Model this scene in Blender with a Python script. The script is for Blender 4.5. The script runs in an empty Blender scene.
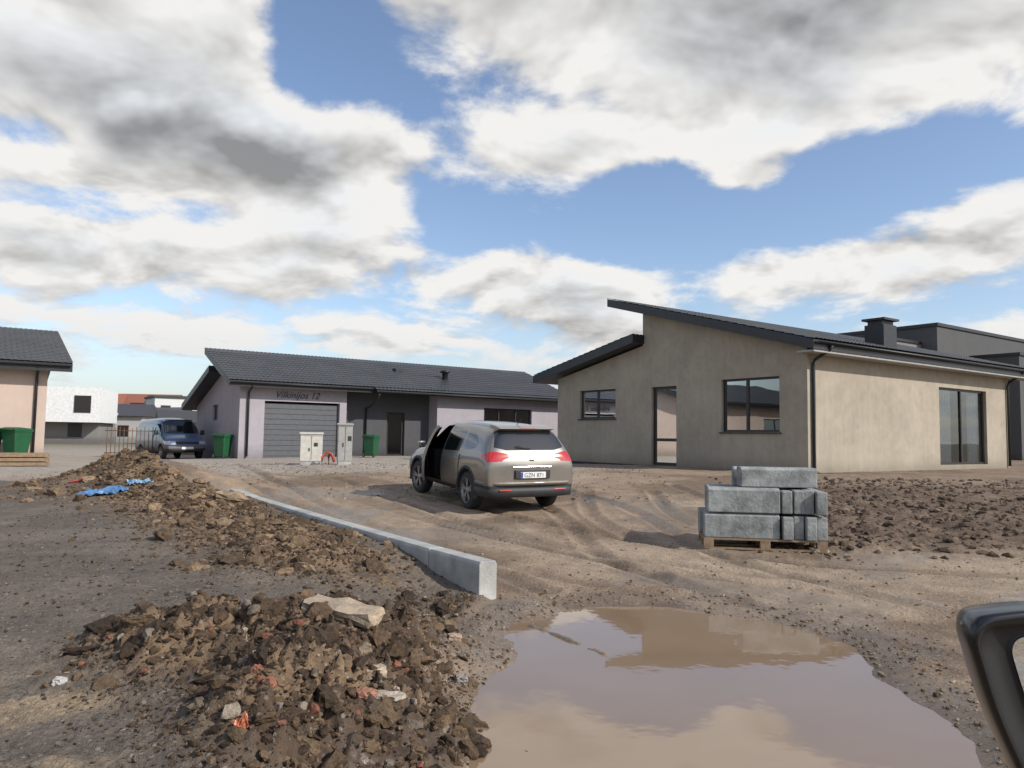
import bpy, bmesh, math, random
import numpy as np
from mathutils import Vector, Matrix, Euler
random.seed(7); rng=np.random.default_rng(11)
scene=bpy.context.scene
scene.view_settings.view_transform='Standard'
scene.view_settings.look='None'
scene.view_settings.exposure=0

# ---------------------------------------------------------------- numpy noise
def S(a,b,x):
    t=np.clip((x-a)/(b-a),0,1); return t*t*(3-2*t)
def hsh(ix,iy,seed):
    h=(ix.astype(np.int64)*374761393+iy.astype(np.int64)*668265263+seed*974634777)&0xffffffff
    h=((h^(h>>13))*1274126177)&0xffffffff
    h=(h^(h>>16))&0xffffffff
    return h/4294967295.0
def vnoise(x,y,seed=0):
    ix=np.floor(x);iy=np.floor(y);fx=x-ix;fy=y-iy
    fx=fx*fx*(3-2*fx);fy=fy*fy*(3-2*fy)
    a=hsh(ix,iy,seed);b=hsh(ix+1,iy,seed);c=hsh(ix,iy+1,seed);d=hsh(ix+1,iy+1,seed)
    return (a*(1-fx)+b*fx)*(1-fy)+(c*(1-fx)+d*fx)*fy
def fbm(x,y,f,o=4,seed=0,g=.5):
    s=0;a=1;t=0
    for i in range(o):
        xr=x*.8+y*.6*(1 if i%2 else -1); yr=y*.8-x*.6*(1 if i%2 else -1)
        s=s+a*vnoise(xr*f+17.3*i,yr*f-9.1*i,seed+i);t+=a;a*=g;f*=2.07
    return s/t
def worley(x,y,f,seed=0):
    x=x*f;y=y*f;ix=np.floor(x);iy=np.floor(y)
    d1=np.full(x.shape,9.);val=np.zeros(x.shape)
    for dx in(-1,0,1):
        for dy in(-1,0,1):
            jx=ix+dx;jy=iy+dy
            px=jx+hsh(jx,jy,seed);py=jy+hsh(jx,jy,seed+5)
            d=np.hypot(x-px,y-py);m=d<d1
            d1=np.where(m,d,d1);val=np.where(m,hsh(jx,jy,seed+9),val)
    return d1,val
def sdpoly(x,y,P):
    d=np.full(x.shape,1e9);ins=np.zeros(x.shape,bool);n=len(P)
    for i in range(n):
        x0,y0=P[i];x1,y1=P[(i+1)%n];ex=x1-x0;ey=y1-y0
        t=np.clip(((x-x0)*ex+(y-y0)*ey)/(ex*ex+ey*ey),0,1)
        d=np.minimum(d,np.hypot(x-x0-t*ex,y-y0-t*ey))
        c=((y0>y)!=(y1>y))&(x<(x1-x0)*(y-y0)/((y1-y0) if y1!=y0 else 1e-9)+x0)
        ins^=c
    return np.where(ins,d,-d)
def dline(x,y,P):
    d=np.full(x.shape,1e9)
    for i in range(len(P)-1):
        x0,y0=P[i];x1,y1=P[i+1];ex=x1-x0;ey=y1-y0
        t=np.clip(((x-x0)*ex+(y-y0)*ey)/(ex*ex+ey*ey),0,1)
        d=np.minimum(d,np.hypot(x-x0-t*ex,y-y0-t*ey))
    return d
def smooth_path(P,n=8):
    out=[]
    P=[P[0]]+P+[P[-1]]
    for i in range(1,len(P)-2):
        p0,p1,p2,p3=[np.array(q,float) for q in P[i-1:i+3]]
        for k in range(n):
            t=k/n
            out.append(tuple(.5*((2*p1)+(-p0+p2)*t+(2*p0-5*p1+4*p2-p3)*t*t+(-p0+3*p1-3*p2+p3)*t**3)))
    out.append(tuple(P[-1]));return out

# ---------------------------------------------------------------- terrain definition
PUD=smooth_path([(.08,6.75),(.42,6.95),(.62,7.35),(1.1,7.5),(1.7,7.35),(2.35,6.8),(2.72,6.05),(2.5,5.45),(2.56,5.0),(2.52,4.4),(2.3,3.85),(2.1,3.0),(1.2,2.4),(0,2.5),(-.48,3.2),(-.42,3.85),(-.30,4.7),(-.08,5.2),(.12,5.8),(.04,6.3)],4)
LEFT=[(-.16,7.5),(-4.94,13.8),(-8,15.8),(-13,18),(-40,20),(-60,-8),(-.8,-8),(-.62,3.5),(-.42,4.75),(-.15,5.4),(-.15,5.9),(-.35,6.6)]
CURB=[(-.18,7.48),(-4.94,13.8)]
RID=[(-7.2,14.9),(-5.2,12.3),(-3.2,9.5),(-2.0,7.9)]
def off(P,d):
    P=smooth_path(P,8);o=[]
    for i in range(len(P)):
        a=np.array(P[max(i-1,0)]);b=np.array(P[min(i+1,len(P)-1)]);t=(b-a)/np.linalg.norm(b-a)
        o.append((P[i][0]-t[1]*d,P[i][1]+t[0]*d))
    return o
RUTC=[[(4.6,4.6),(3.7,6.3),(2.7,8.2),(1.9,10.0),(1.7,12.5),(1.2,15),(-.5,18),(-4,21),(-12,24)],
      [(12,8.6),(8,8.6),(5,8.5),(3,9.0),(1.2,10.6),(-.9,13.2),(-3.5,16.5),(-8,20.2)],
      [(14,6.8),(9,7.0),(5.5,7.2),(3.2,7.9),(.9,9.2),(-1.6,12.5),(-4.5,17.5),(-6,20.5),(-9,27)],
      [(16,10.5),(10,10.9),(6.5,12.6),(5,15.5),(4.6,18.5)],
      [(16,9.5),(10,9.4),(6,9.7),(3.2,10.6),(2.2,13),(2.4,17)],
      [(1.0,8.2),(.2,9.6),(-1.2,11.4),(-3.2,14.2),(-6.5,18)]]
RUTS=[off(c,s) for c in RUTC for s in(-.74,.74)]
def ground(x,y,fine=True):
    x=np.asarray(x,float);y=np.asarray(y,float)
    z=.6*S(6.5,23,y)-.13*S(-4,-12,x)*S(14,25,y)-.2*S(-11,-17,x)*S(27,37,y)
    z-=.10*S(6,2,x)*S(24,30,y)*S(-8,-2,x)
    far=1-S(40,90,np.hypot(x,y))
    sdP=sdpoly(x,y,PUD);sdL=sdpoly(x,y,LEFT)
    dP=sdP+(fbm(x,y,2.2,3,3)-.5)*.22
    z=z+.05-.13*S(-.3,.35,dP)
    crb=dline(x,y,CURB)
    w=np.where(crb<.9,.10,.55)
    hgt=(.27-.17*S(9,15,y))*(.15+.85*S(.5,2.4,np.hypot(x+.1,(y-6.9)*.9)))
    L=S(0,1,sdL/w)
    z=z+hgt*L
    m1=np.exp(-(((x+7.1)/1.75)**2+((y-15.1)/1.35)**2))
    m1b=np.exp(-(((x+4.9)/1.5)**2+((y-12.7)/1.0)**2))
    z=z+.68*m1+.14*m1b*L
    rid=np.exp(-(dline(x,y,RID)/.75)**2)*L
    z=z+.10*rid
    e2=np.hypot((x+1.15+.12*np.sin(y*3)+.22*(y-4.5))/1.25,(y-4.45)/1.40)
    m2=S(1.15,.35,e2+(fbm(x,y,1.7,3,31)-.5)*.7)
    z=z+.15*m2
    m2e=S(1.2,.8,e2)
    edge=np.exp(-((sdL-.25)/.3)**2)*S(8,6.5,y)
    road=(1-L)
    rightd=S(2.6,4.5,x-.25*(y-10.5))*S(9.6,11.2,y+(fbm(x,y,.7,3,5)-.5)*2)*(1-S(17.5,20,y)*.6)*(1-L)
    rut=np.zeros(x.shape);tread=np.zeros(x.shape)
    for i,R in enumerate(RUTS):
        d=dline(x,y,R)
        k=(.35+.85*vnoise(x*.5+i,y*.5,77+i))
        rut=rut+k*(-.042*np.exp(-(d/.12)**2)+.024*np.exp(-((d-.2)/.06)**2))
        tread=tread+np.exp(-(d/.11)**4)*k
    z=z+rut*(1-L)*S(.0,-.5,dP)*far*(1+1.0*rightd)
    rough=np.clip(1.0*m2+.6*rid+.5*m1+.6*edge*L,0,1.15)
    if fine:
        wx=x+.10*(fbm(x,y,7,3,4)-.5);wy=y+.10*(fbm(x,y,7,3,8)-.5)
        d1,v1=worley(wx,wy,5.5,1);d2,v2=worley(wx,wy,12.,2);d3,v3=worley(wx,wy,26.,3);d4,v4=worley(wx,wy,55.,6)
        near=1-S(9,22,y);vnear=1-S(6.5,9,y)
        cl=(.085*(v1-.35)*S(.8,.15,d1)+.060*(v2-.2)*S(.7,.15,d2)+.030*v3*S(.7,.15,d3)*near+.013*v4*S(.7,.2,d4)*vnear)
        rg_=1-np.abs(2*fbm(x,y,5,5,19,.6)-1)
        z=z+rough*cl*1.2+rough*.20*(fbm(x,y,3.5,6,9,.6)-.5)+rough*.06*(rg_-.6)
        z=z+rightd*(.75*cl+.15*(fbm(x,y,1.6,5,12)-.5))*far
        z=z+(1-rough)*L*(.012*(fbm(x,y,9,3,14)-.5)+.05*(fbm(x,y,.9,3,15)-.5)+.014*v3*S(.6,.2,d3)*near+.007*v4*vnear)
        z=z+road*(1-rightd)*(.045*(fbm(x,y,1.1,4,16)-.5)+.009*(fbm(x,y,11,4,18,.6)-.5)+.003*(v2-.3)*S(.6,.2,d2))*far*S(.15,-.3,dP)
        z=z+road*tread*.004*np.sin((x*.8+y*1.3)*60)*near*S(.0,-.3,dP)+road*(1-rightd)*.006*(fbm(x,y,24,3,21,.6)-.5)*near*S(.1,-.2,dP)
        rg=dline(x,y,[(.22,6.65),(.5,6.2),(.72,5.85)])
        z=z+.085*np.exp(-(rg/.07)**2)*(.6+.8*fbm(x,y,9,2,41))
        z=z+.8*(fbm(x,y,.02,3,50)-.5)*S(80,400,np.hypot(x,y))
    return z,dict(L=L,m1=m1,m1b=m1b,rid=rid,m2=m2,m2e=m2e,rightd=rightd,dP=dP,rut=rut,rough=rough,edge=edge,sdL=sdL,tread=tread)
def gz(x,y,fine=False):
    return float(ground(np.array([x]),np.array([y]),fine)[0][0])

# ---------------------------------------------------------------- node helpers
def newmat(name):
    m=bpy.data.materials.new(name);m.use_nodes=True
    nt=m.node_tree;b=nt.nodes['Principled BSDF'];return m,nt,b
def N(nt,t,**k):
    n=nt.nodes.new(t)
    for a,v in k.items():
        setattr(n,a,v)
    return n
def mathn(nt,op,a,b=None,clamp=False):
    n=nt.nodes.new('ShaderNodeMath');n.operation=op;n.use_clamp=clamp
    for i,v in enumerate((a,b)):
        if v is None: continue
        if isinstance(v,(int,float)): n.inputs[i].default_value=v
        else: nt.links.new(v,n.inputs[i])
    return n.outputs[0]
def mixc(nt,fac,a,b,blend='MIX'):
    n=nt.nodes.new('ShaderNodeMix');n.data_type='RGBA';n.blend_type=blend
    for s,v in((n.inputs[0],fac),(n.inputs[6],a),(n.inputs[7],b)):
        if isinstance(v,(int,float)): s.default_value=v
        elif isinstance(v,tuple): s.default_value=(*v,1) if len(v)==3 else v
        else: nt.links.new(v,s)
    return n.outputs[2]
def mapr(nt,v,a,b,c,d,smooth=False):
    n=nt.nodes.new('ShaderNodeMapRange')
    if smooth:n.interpolation_type='SMOOTHSTEP'
    nt.links.new(v,n.inputs[0])
    for i,q in enumerate((a,b,c,d)): n.inputs[i+1].default_value=q
    return n.outputs[0]
def noise(nt,vec,scale,detail=5,rough=.55,dist=0):
    n=nt.nodes.new('ShaderNodeTexNoise');n.inputs['Scale'].default_value=scale;n.inputs['Detail'].default_value=detail
    n.inputs['Roughness'].default_value=rough;n.inputs['Distortion'].default_value=dist
    if vec is not None: nt.links.new(vec,n.inputs['Vector'])
    return n.outputs[0]
def simple(name,col,rough=.6,metal=0,var=.15,scale=6,bump=0,bscale=60,spec=.5,coat=0):
    m,nt,b=newmat(name)
    tc=N(nt,'ShaderNodeTexCoord').outputs['Object']
    n1=noise(nt,tc,scale,6,.6)
    f=mapr(nt,n1,.3,.7,1-var,1+var)
    mm=nt.nodes.new('ShaderNodeVectorMath');mm.operation='SCALE';mm.inputs[0].default_value=col;nt.links.new(f,mm.inputs['Scale'])
    nt.links.new(mm.outputs[0],b.inputs['Base Color'])
    b.inputs['Roughness'].default_value=rough;b.inputs['Metallic'].default_value=metal
    b.inputs['Specular IOR Level'].default_value=spec
    b.inputs['Coat Weight'].default_value=coat;b.inputs['Coat Roughness'].default_value=.05
    if bump:
        bp=N(nt,'ShaderNodeBump');bp.inputs['Strength'].default_value=bump;bp.inputs['Distance'].default_value=.01
        nt.links.new(noise(nt,tc,bscale,4),bp.inputs['Height']);nt.links.new(bp.outputs[0],b.inputs['Normal'])
    return m
def plaster(name,col,blotch=.22,warm=(1,1,1)):
    m,nt,b=newmat(name)
    tc=N(nt,'ShaderNodeTexCoord').outputs['Object']
    big=noise(nt,tc,.55,5,.6,.4);med=noise(nt,tc,2.6,6,.65,.6);fin=noise(nt,tc,40,3)
    mp=N(nt,'ShaderNodeMapping');mp.inputs['Scale'].default_value=(5,5,.35);nt.links.new(tc,mp.inputs[0])
    st=noise(nt,mp.outputs[0],1.3,5,.6)
    s=mathn(nt,'ADD',mathn(nt,'MULTIPLY',big,.9),mathn(nt,'MULTIPLY',med,.7));s=mathn(nt,'ADD',s,mathn(nt,'MULTIPLY',st,.4))
    s=mathn(nt,'ADD',s,mathn(nt,'MULTIPLY',fin,.12))
    f=mapr(nt,s,.75,1.35,1-blotch,1+blotch)
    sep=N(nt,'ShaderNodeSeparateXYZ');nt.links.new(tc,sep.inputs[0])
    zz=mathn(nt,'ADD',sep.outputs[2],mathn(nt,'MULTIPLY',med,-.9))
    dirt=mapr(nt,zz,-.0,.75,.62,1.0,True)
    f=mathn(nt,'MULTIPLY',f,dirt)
    mm=nt.nodes.new('ShaderNodeVectorMath');mm.operation='SCALE';mm.inputs[0].default_value=col;nt.links.new(f,mm.inputs['Scale'])
    nt.links.new(mm.outputs[0],b.inputs['Base Color']);b.inputs['Roughness'].default_value=.92;b.inputs['Specular IOR Level'].default_value=.2
    bp=N(nt,'ShaderNodeBump');bp.inputs['Strength'].default_value=.35;bp.inputs['Distance'].default_value=.01
    nt.links.new(mathn(nt,'ADD',noise(nt,tc,90,3),mathn(nt,'MULTIPLY',med,.8)),bp.inputs['Height']);nt.links.new(bp.outputs[0],b.inputs['Normal'])
    return m
def glassmat(name,tint=(.35,.38,.38),refl=.22):
    m=bpy.data.materials.new(name);m.use_nodes=True;nt=m.node_tree;nt.nodes.clear()
    o=N(nt,'ShaderNodeOutputMaterial');mx=N(nt,'ShaderNodeMixShader');t=N(nt,'ShaderNodeBsdfTransparent');g=N(nt,'ShaderNodeBsdfGlossy')
    t.inputs[0].default_value=(*tint,1);g.inputs['Roughness'].default_value=.015;g.inputs[0].default_value=(.9,.93,.95,1)
    fr=N(nt,'ShaderNodeLayerWeight');fr.inputs[0].default_value=.35
    f=mapr(nt,fr.outputs['Fresnel'],0,1,refl,1.0)
    tc=N(nt,'ShaderNodeTexCoord').outputs['Object']
    bp=N(nt,'ShaderNodeBump');bp.inputs['Strength'].default_value=.06;bp.inputs['Distance'].default_value=.02
    nt.links.new(noise(nt,tc,1.3,1),bp.inputs['Height']);nt.links.new(bp.outputs[0],g.inputs['Normal'])
    nt.links.new(f,mx.inputs[0]);nt.links.new(t.outputs[0],mx.inputs[1]);nt.links.new(g.outputs[0],mx.inputs[2]);nt.links.new(mx.outputs[0],o.inputs[0])
    return m

# ---------------------------------------------------------------- mesh helpers
def link(o,parent=None):
    scene.collection.objects.link(o)
    if parent: o.parent=parent
    return o
def empty(name,loc=(0,0,0),rz=0):
    e=bpy.data.objects.new(name,None);e.location=loc;e.rotation_euler=(0,0,rz);e.empty_display_size=.3
    return link(e)
def mk(name,v,f,mat,parent=None,smooth=False,mats=None,fm=None):
    me=bpy.data.meshes.new(name);me.from_pydata([tuple(p) for p in v],[],[tuple(q) for q in f]);me.update()
    for m in (mats or [mat]): me.materials.append(m)
    if fm is not None: me.polygons.foreach_set('material_index',fm)
    if smooth: me.polygons.foreach_set('use_smooth',[True]*len(me.polygons))
    return link(bpy.data.objects.new(name,me),parent)
def fixn(o):
    bm=bmesh.new();bm.from_mesh(o.data);bmesh.ops.recalc_face_normals(bm,faces=bm.faces);bm.to_mesh(o.data);bm.free();return o
def box(name,x0,x1,y0,y1,z0,z1,mat,parent=None,bev=0,seg=2):
    v=[(x,y,z) for x in(x0,x1) for y in(y0,y1) for z in(z0,z1)]
    f=[(0,1,3,2),(4,6,7,5),(0,4,5,1),(2,3,7,6),(0,2,6,4),(1,5,7,3)]
    o=mk(name,v,f,mat,parent);fixn(o)
    if bev:
        b=o.modifiers.new('b','BEVEL');b.width=bev;b.segments=seg
    return o
def boxes(name,L,mat,parent=None,bev=0):
    v=[];f=[]
    for (x0,x1,y0,y1,z0,z1) in L:
        n=len(v);v+=[(x,y,z) for x in(x0,x1) for y in(y0,y1) for z in(z0,z1)]
        f+=[tuple(n+i for i in q) for q in((0,1,3,2),(4,6,7,5),(0,4,5,1),(2,3,7,6),(0,2,6,4),(1,5,7,3))]
    o=mk(name,v,f,mat,parent);fixn(o)
    if bev:
        b=o.modifiers.new('b','BEVEL');b.width=bev;b.segments=2
    return o
def prismX(name,poly,x0,x1,mat,parent=None,bev=0):
    n=len(poly);v=[(x0,y,z) for y,z in poly]+[(x1,y,z) for y,z in poly]
    f=[tuple(range(n)),tuple(range(2*n-1,n-1,-1))]+[(i,(i+1)%n,n+(i+1)%n,n+i) for i in range(n)]
    o=fixn(mk(name,v,f,mat,parent))
    if bev:
        b=o.modifiers.new('b','BEVEL');b.width=bev;b.segments=2
    return o
def prismY(name,poly,y0,y1,mat,parent=None,bev=0):
    n=len(poly);v=[(x,y0,z) for x,z in poly]+[(x,y1,z) for x,z in poly]
    f=[tuple(range(n)),tuple(range(2*n-1,n-1,-1))]+[(i,(i+1)%n,n+(i+1)%n,n+i) for i in range(n)]
    o=fixn(mk(name,v,f,mat,parent))
    if bev:
        b=o.modifiers.new('b','BEVEL');b.width=bev;b.segments=2
    return o
def tube(name,pts,r,mat,parent=None,n=10):
    v=[];f=[];P=[Vector(p) for p in pts]
    for i,p in enumerate(P):
        t=(P[min(i+1,len(P)-1)]-P[max(i-1,0)]).normalized()
        a=t.cross(Vector((0,0,1)));a=a if a.length>.1 else t.cross(Vector((1,0,0)));a.normalize();b=t.cross(a)
        for k in range(n):
            q=2*math.pi*k/n;v.append(p+r*(math.cos(q)*a+math.sin(q)*b))
    for i in range(len(P)-1):
        for k in range(n): f.append((i*n+k,i*n+(k+1)%n,(i+1)*n+(k+1)%n,(i+1)*n+k))
    f.append(tuple(range(n)));f.append(tuple(range(len(v)-1,len(v)-n-1,-1)))
    return fixn(mk(name,v,f,mat,parent,True))
def lathe(name,prof,mat,parent=None,n=32,axis='Y',loc=(0,0,0)):
    v=[];f=[]
    for r,h in prof:
        for k in range(n):
            q=2*math.pi*k/n
            v.append((r*math.cos(q),h,r*math.sin(q)) if axis=='Y' else (r*math.cos(q),r*math.sin(q),h))
    for i in range(len(prof)-1):
        for k in range(n): f.append((i*n+k,i*n+(k+1)%n,(i+1)*n+(k+1)%n,(i+1)*n+k))
    if prof[0][0]<.02:f.append(tuple(range(n)))
    if prof[-1][0]<.02 or axis=='Z':f.append(tuple(range(len(v)-1,len(v)-n-1,-1)))
    o=fixn(mk(name,v,f,mat,parent,True));o.location=loc
    return o
def wall(name,mp,u0,u1,z0,z1,holes,mat,parent,th=.28,extra=[]):
    """mp(u,z,d)->xyz ; d inward depth.  holes (u0,u1,z0,z1)"""
    us=sorted(set([u0,u1]+[h[i] for h in holes for i in(0,1)]));zs=sorted(set([z0,z1]+[h[i] for h in holes for i in(2,3)]))
    v=[];f=[]
    def q(*pts):
        n=len(v);v.extend(pts);f.append(tuple(range(n,n+len(pts))))
    for i in range(len(us)-1):
        for j in range(len(zs)-1):
            cu=(us[i]+us[i+1])/2;cz=(zs[j]+zs[j+1])/2
            if any(h[0]<cu<h[1] and h[2]<cz<h[3] for h in holes): continue
            for d in(0,th): q(mp(us[i],zs[j],d),mp(us[i+1],zs[j],d),mp(us[i+1],zs[j+1],d),mp(us[i],zs[j+1],d))
    for a,b,c,d in holes:
        q(mp(a,c,0),mp(a,d,0),mp(a,d,th),mp(a,c,th));q(mp(b,c,0),mp(b,d,0),mp(b,d,th),mp(b,c,th))
        q(mp(a,c,0),mp(b,c,0),mp(b,c,th),mp(a,c,th));q(mp(a,d,0),mp(b,d,0),mp(b,d,th),mp(a,d,th))
    for e in extra:
        for d in(0,th): q(*[mp(u,z,d) for u,z in e])
    return mk(name,v,f,mat,parent)
def window(name,mp,a,b,c,d,fmat,gmat,parent,mull=[],fw=.07,dep=.14,trans=[]):
    v=[];f=[]
    def bx(u0,u1,z0,z1,d0,d1):
        n=len(v);v.extend([mp(u,z,dd) for u in(u0,u1) for dd in(d0,d1) for z in(z0,z1)])
        f.extend([tuple(n+i for i in q) for q in((0,1,3,2),(4,6,7,5),(0,4,5,1),(2,3,7,6),(0,2,6,4),(1,5,7,3))])
    e=.004
    bx(a+e,a+fw,c+e,d-e,dep-.03,dep+.05);bx(b-fw,b-e,c+e,d-e,dep-.03,dep+.05)
    bx(a+fw,b-fw,c+e,c+fw,dep-.03,dep+.05);bx(a+fw,b-fw,d-fw,d-e,dep-.03,dep+.05)
    for m in mull: bx(m-fw*.55,m+fw*.55,c+fw,d-fw,dep-.035,dep+.045)
    for t in trans: bx(a+fw,b-fw,t-fw*.5,t+fw*.5,dep-.027,dep+.043)
    o=fixn(mk(name+'_frame',v,f,fmat,parent))
    g=mk(name+'_glass',[mp(a+fw*.8,c+fw*.8,dep+.012),mp(b-fw*.8,c+fw*.8,dep+.012),mp(b-fw*.8,d-fw*.8,dep+.012),mp(a+fw*.8,d-fw*.8,dep+.012)],[(0,1,2,3)],gmat,parent)
    return o
def rooftiles(name,x0,x1,ya,za,yb,zb,mat,parent,per=.2,amp=.022,step=.36):
    L=math.hypot(yb-ya,zb-za);nx=int((x1-x0)/per*6);xs=np.linspace(x0,x1,nx+1)
    ns=int(L/step);rows=[]
    for i in range(ns):
        rows+= [(i*step+.002,.022),((i+1)*step-.002,.0)]
    rows.append((L,.0))
    ux=(yb-ya)/L;uz=(zb-za)/L;sg=1 if yb>ya else -1
    ny,nz=(-uz*sg,abs(ux))
    V=[]
    prof=np.abs(np.sin(np.pi*(xs-x0)/per))**.8*amp
    for s,o in rows:
        h=prof+o+.012
        V.append(np.stack([xs,ya+ux*s+ny*h,za+uz*s+nz*h],1))
    V=np.concatenate(V);n=nx+1;F=[]
    for r in range(len(rows)-1):
        for i in range(nx): F.append((r*n+i,r*n+i+1,(r+1)*n+i+1,(r+1)*n+i))
    return mk(name,V.tolist(),F,mat,parent)

# ---------------------------------------------------------------- materials
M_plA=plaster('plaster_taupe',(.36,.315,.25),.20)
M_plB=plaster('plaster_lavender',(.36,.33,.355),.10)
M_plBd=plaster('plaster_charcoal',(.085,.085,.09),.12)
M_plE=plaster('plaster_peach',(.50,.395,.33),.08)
M_black=simple('black_trim',(.018,.018,.02),.45,var=.3)
M_roof=simple('metal_roof_tile',(.038,.041,.046),.42,var=.25,scale=.8,bump=.1)
M_frame=simple('window_frame_dark',(.025,.02,.018),.4)
M_gl=glassmat('window_glass',(.22,.25,.25),.17)
M_glc=glassmat('window_glass_clear',(.62,.68,.7),.12)
M_white=simple('white_paint',(.72,.72,.70),.5)
M_gutter=simple('soffit_light',(.32,.31,.29),.5)
M_conc=simple('concrete',(.36,.36,.335),.9,var=.28,scale=3,bump=.6,bscale=35,spec=.2)
M_concW=simple('concrete_block',(.26,.27,.26),.92,var=.45,scale=4.5,bump=.9,bscale=28,spec=.2)
M_concD=simple('foundation_dark',(.03,.03,.032),.85)
M_wood=simple('pallet_wood',(.26,.18,.11),.85,var=.35,scale=12,bump=.5)
M_green=simple('bin_green',(.012,.085,.032),.5)
M_rub=simple('rubber',(.022,.022,.023),.75,var=.3,bump=.3)
M_alu=simple('alloy',(.30,.30,.30),.38,metal=.85,var=.12)
M_chrome=simple('chrome',(.6,.6,.62),.15,metal=1,var=.05)
M_plast=simple('black_plastic',(.025,.025,.027),.6)
M_seat=simple('seat_fabric_grey',(.09,.088,.085),.9)
M_floor=simple('interior_floor',(.2,.17,.14),.8)
M_curt=simple('curtain_fabric',(.7,.7,.68),.9)
M_garage=simple('garage_door_grey',(.10,.105,.115),.45,metal=.2)
M_red=simple('tail_lamp_red',(.42,.012,.01),.12,var=.2,coat=1,scale=30)
M_lamp=simple('head_lamp',(.6,.62,.65),.08,metal=.6,coat=1)
M_or=simple('red_pipe',(.33,.055,.03),.5)
M_cabinet=simple('cabinet_beige',(.52,.49,.43),.5)
def carpaint(name,col,metal=.55):
    m,nt,b=newmat(name)
    tc=N(nt,'ShaderNodeTexCoord').outputs['Object']
    geo=N(nt,'ShaderNodeNewGeometry')
    sep=N(nt,'ShaderNodeSeparateXYZ');nt.links.new(tc,sep.inputs[0])
    n=noise(nt,tc,9,6,.65)
    zz=mathn(nt,'ADD',sep.outputs[2],mathn(nt,'MULTIPLY',n,-.5))
    dirt=mapr(nt,zz,.1,.62,.85,.06,True)
    c=mixc(nt,dirt,col,(.17,.135,.10))
    c=mixc(nt,geo.outputs['Backfacing'],c,(.02,.02,.02))
    nt.links.new(c,b.inputs['Base Color'])
    b.inputs['Metallic'].default_value=metal
    nt.links.new(mathn(nt,'ADD',mathn(nt,'MULTIPLY',dirt,.5),.30),b.inputs['Roughness'])
    cw=mathn(nt,'SUBTRACT',.8,dirt,True);nt.links.new(cw,b.inputs['Coat Weight']);b.inputs['Coat Roughness'].default_value=.06
    return m
M_paint=carpaint('car_paint_bronze',(.235,.220,.197),.6)
M_paintb=carpaint('van_paint_blue',(.10,.16,.27),.3)
M_cgl=simple('car_glass',(.012,.014,.015),.04,var=.1,spec=.8,coat=.5)

# ---------------------------------------------------------------- ground sheet
def axis(lo,hi,d0,core,k,k2=.06,lim=40):
    a=[core[0]]
    while a[-1]<core[1]: a.append(a[-1]+(d0*.62 if -2.7<a[-1]<.3 else d0))
    while a[-1]<hi:
        a.append(a[-1]+max(d0,(k if abs(a[-1])<lim else k2)*abs(a[-1])))
    b=[core[0]]
    while b[-1]>lo: b.append(b[-1]-max(d0,(k if abs(b[-1])<lim else k2)*abs(b[-1])))
    return np.array(b[:0:-1]+a)
xs=axis(-2500,2500,.026,(-3.2,3.2),.0098)
ys0=[3.0]
while ys0[-1]<6: ys0.append(ys0[-1]+.015)
while ys0[-1]<45: ys0.append(ys0[-1]+max(.02,.0055*ys0[-1]))
while ys0[-1]<3000: ys0.append(ys0[-1]*1.06)
yb=[3.0]
while yb[-1]>-12: yb.append(yb[-1]-.09-.06*(3-yb[-1]))
while yb[-1]>-2500: yb.append(yb[-1]*1.15)
ys=np.array(yb[:0:-1]+ys0)
X,Y=np.meshgrid(xs,ys);shape=X.shape;X=X.ravel();Y=Y.ravel()
Z,g=ground(X,Y)
def lerp(c,d,m): return c*(1-m[:,None])+np.array(d)[None,:]*m[:,None]
col=np.tile(np.array([.300,.220,.152]),(len(X),1))
v=fbm(X,Y,.8,5,60);col=lerp(col,(.195,.138,.092),S(.44,.62,v))
v=fbm(X,Y,.35,4,61);col=lerp(col,(.38,.295,.21),S(.5,.72,v)*.6)
ap=S(20.5,23.5,Y-.35*X+2*(fbm(X,Y,.6,3,62)-.5))*S(6,0,X)*(1-g['L']);col=lerp(col,(.36,.32,.27),ap*.8)
rd=g['rightd'];v=fbm(X,Y,1.3,5,63)
col=lerp(col,(.118,.080,.054),rd*(.7+.3*S(.35,.6,v)))
col=lerp(col,(.21,.15,.10),rd*S(.55,.7,fbm(X,Y,2.5,4,64))*.6)
col=lerp(col,(.165,.112,.070),np.clip(g['tread'],0,1)*(1-g['L'])*(.35+.4*S(.4,.6,fbm(X,Y,1.5,3,75))))
L=g['L'];v=fbm(X,Y,1.2,5,65);lc=np.tile(np.array([.125,.103,.083]),(len(X),1));lc=lerp(lc,(.175,.145,.113),S(.45,.7,v)*.8)
lc=lerp(lc,(.30,.225,.145),S(.42,.53,fbm(X,Y,1.4,5,66))*S(4.9,4.2,Y)*S(-1.4,-1.9,X))
lc=lerp(lc,(.27,.20,.14),S(16,20,Y)*.8)
col=col*(1-L[:,None])+lc*L[:,None]
br=np.clip(g['m1']*1.8+g['rid']*1.3+g['m1b'],0,1)
bc=np.tile(np.array([.215,.143,.086]),(len(X),1));bc=lerp(bc,(.10,.068,.042),S(.45,.65,fbm(X,Y,3,4,67)))
col=col*(1-(br*L)[:,None])+bc*(br*L)[:,None]
mm=np.clip(g['m2']*1.5+.8*g['edge']*L,0,1);bc=np.tile(np.array([.085,.057,.038]),(len(X),1));bc=lerp(bc,(.19,.128,.078),S(.48,.60,fbm(X,Y,2.6,5,68)));bc=lerp(bc,(.050,.035,.026),S(.5,.66,fbm(X,Y,2.0,4,69))*.75)
col=col*(1-mm[:,None])+bc*mm[:,None]
wet=S(-.5,-.02,g['dP'])*(1-.6*mm)
pw=S(.51,.60,fbm(X,Y,.9,4,70))*(1-L)*(1-rd*.6)*S(20,14,Y)
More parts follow.
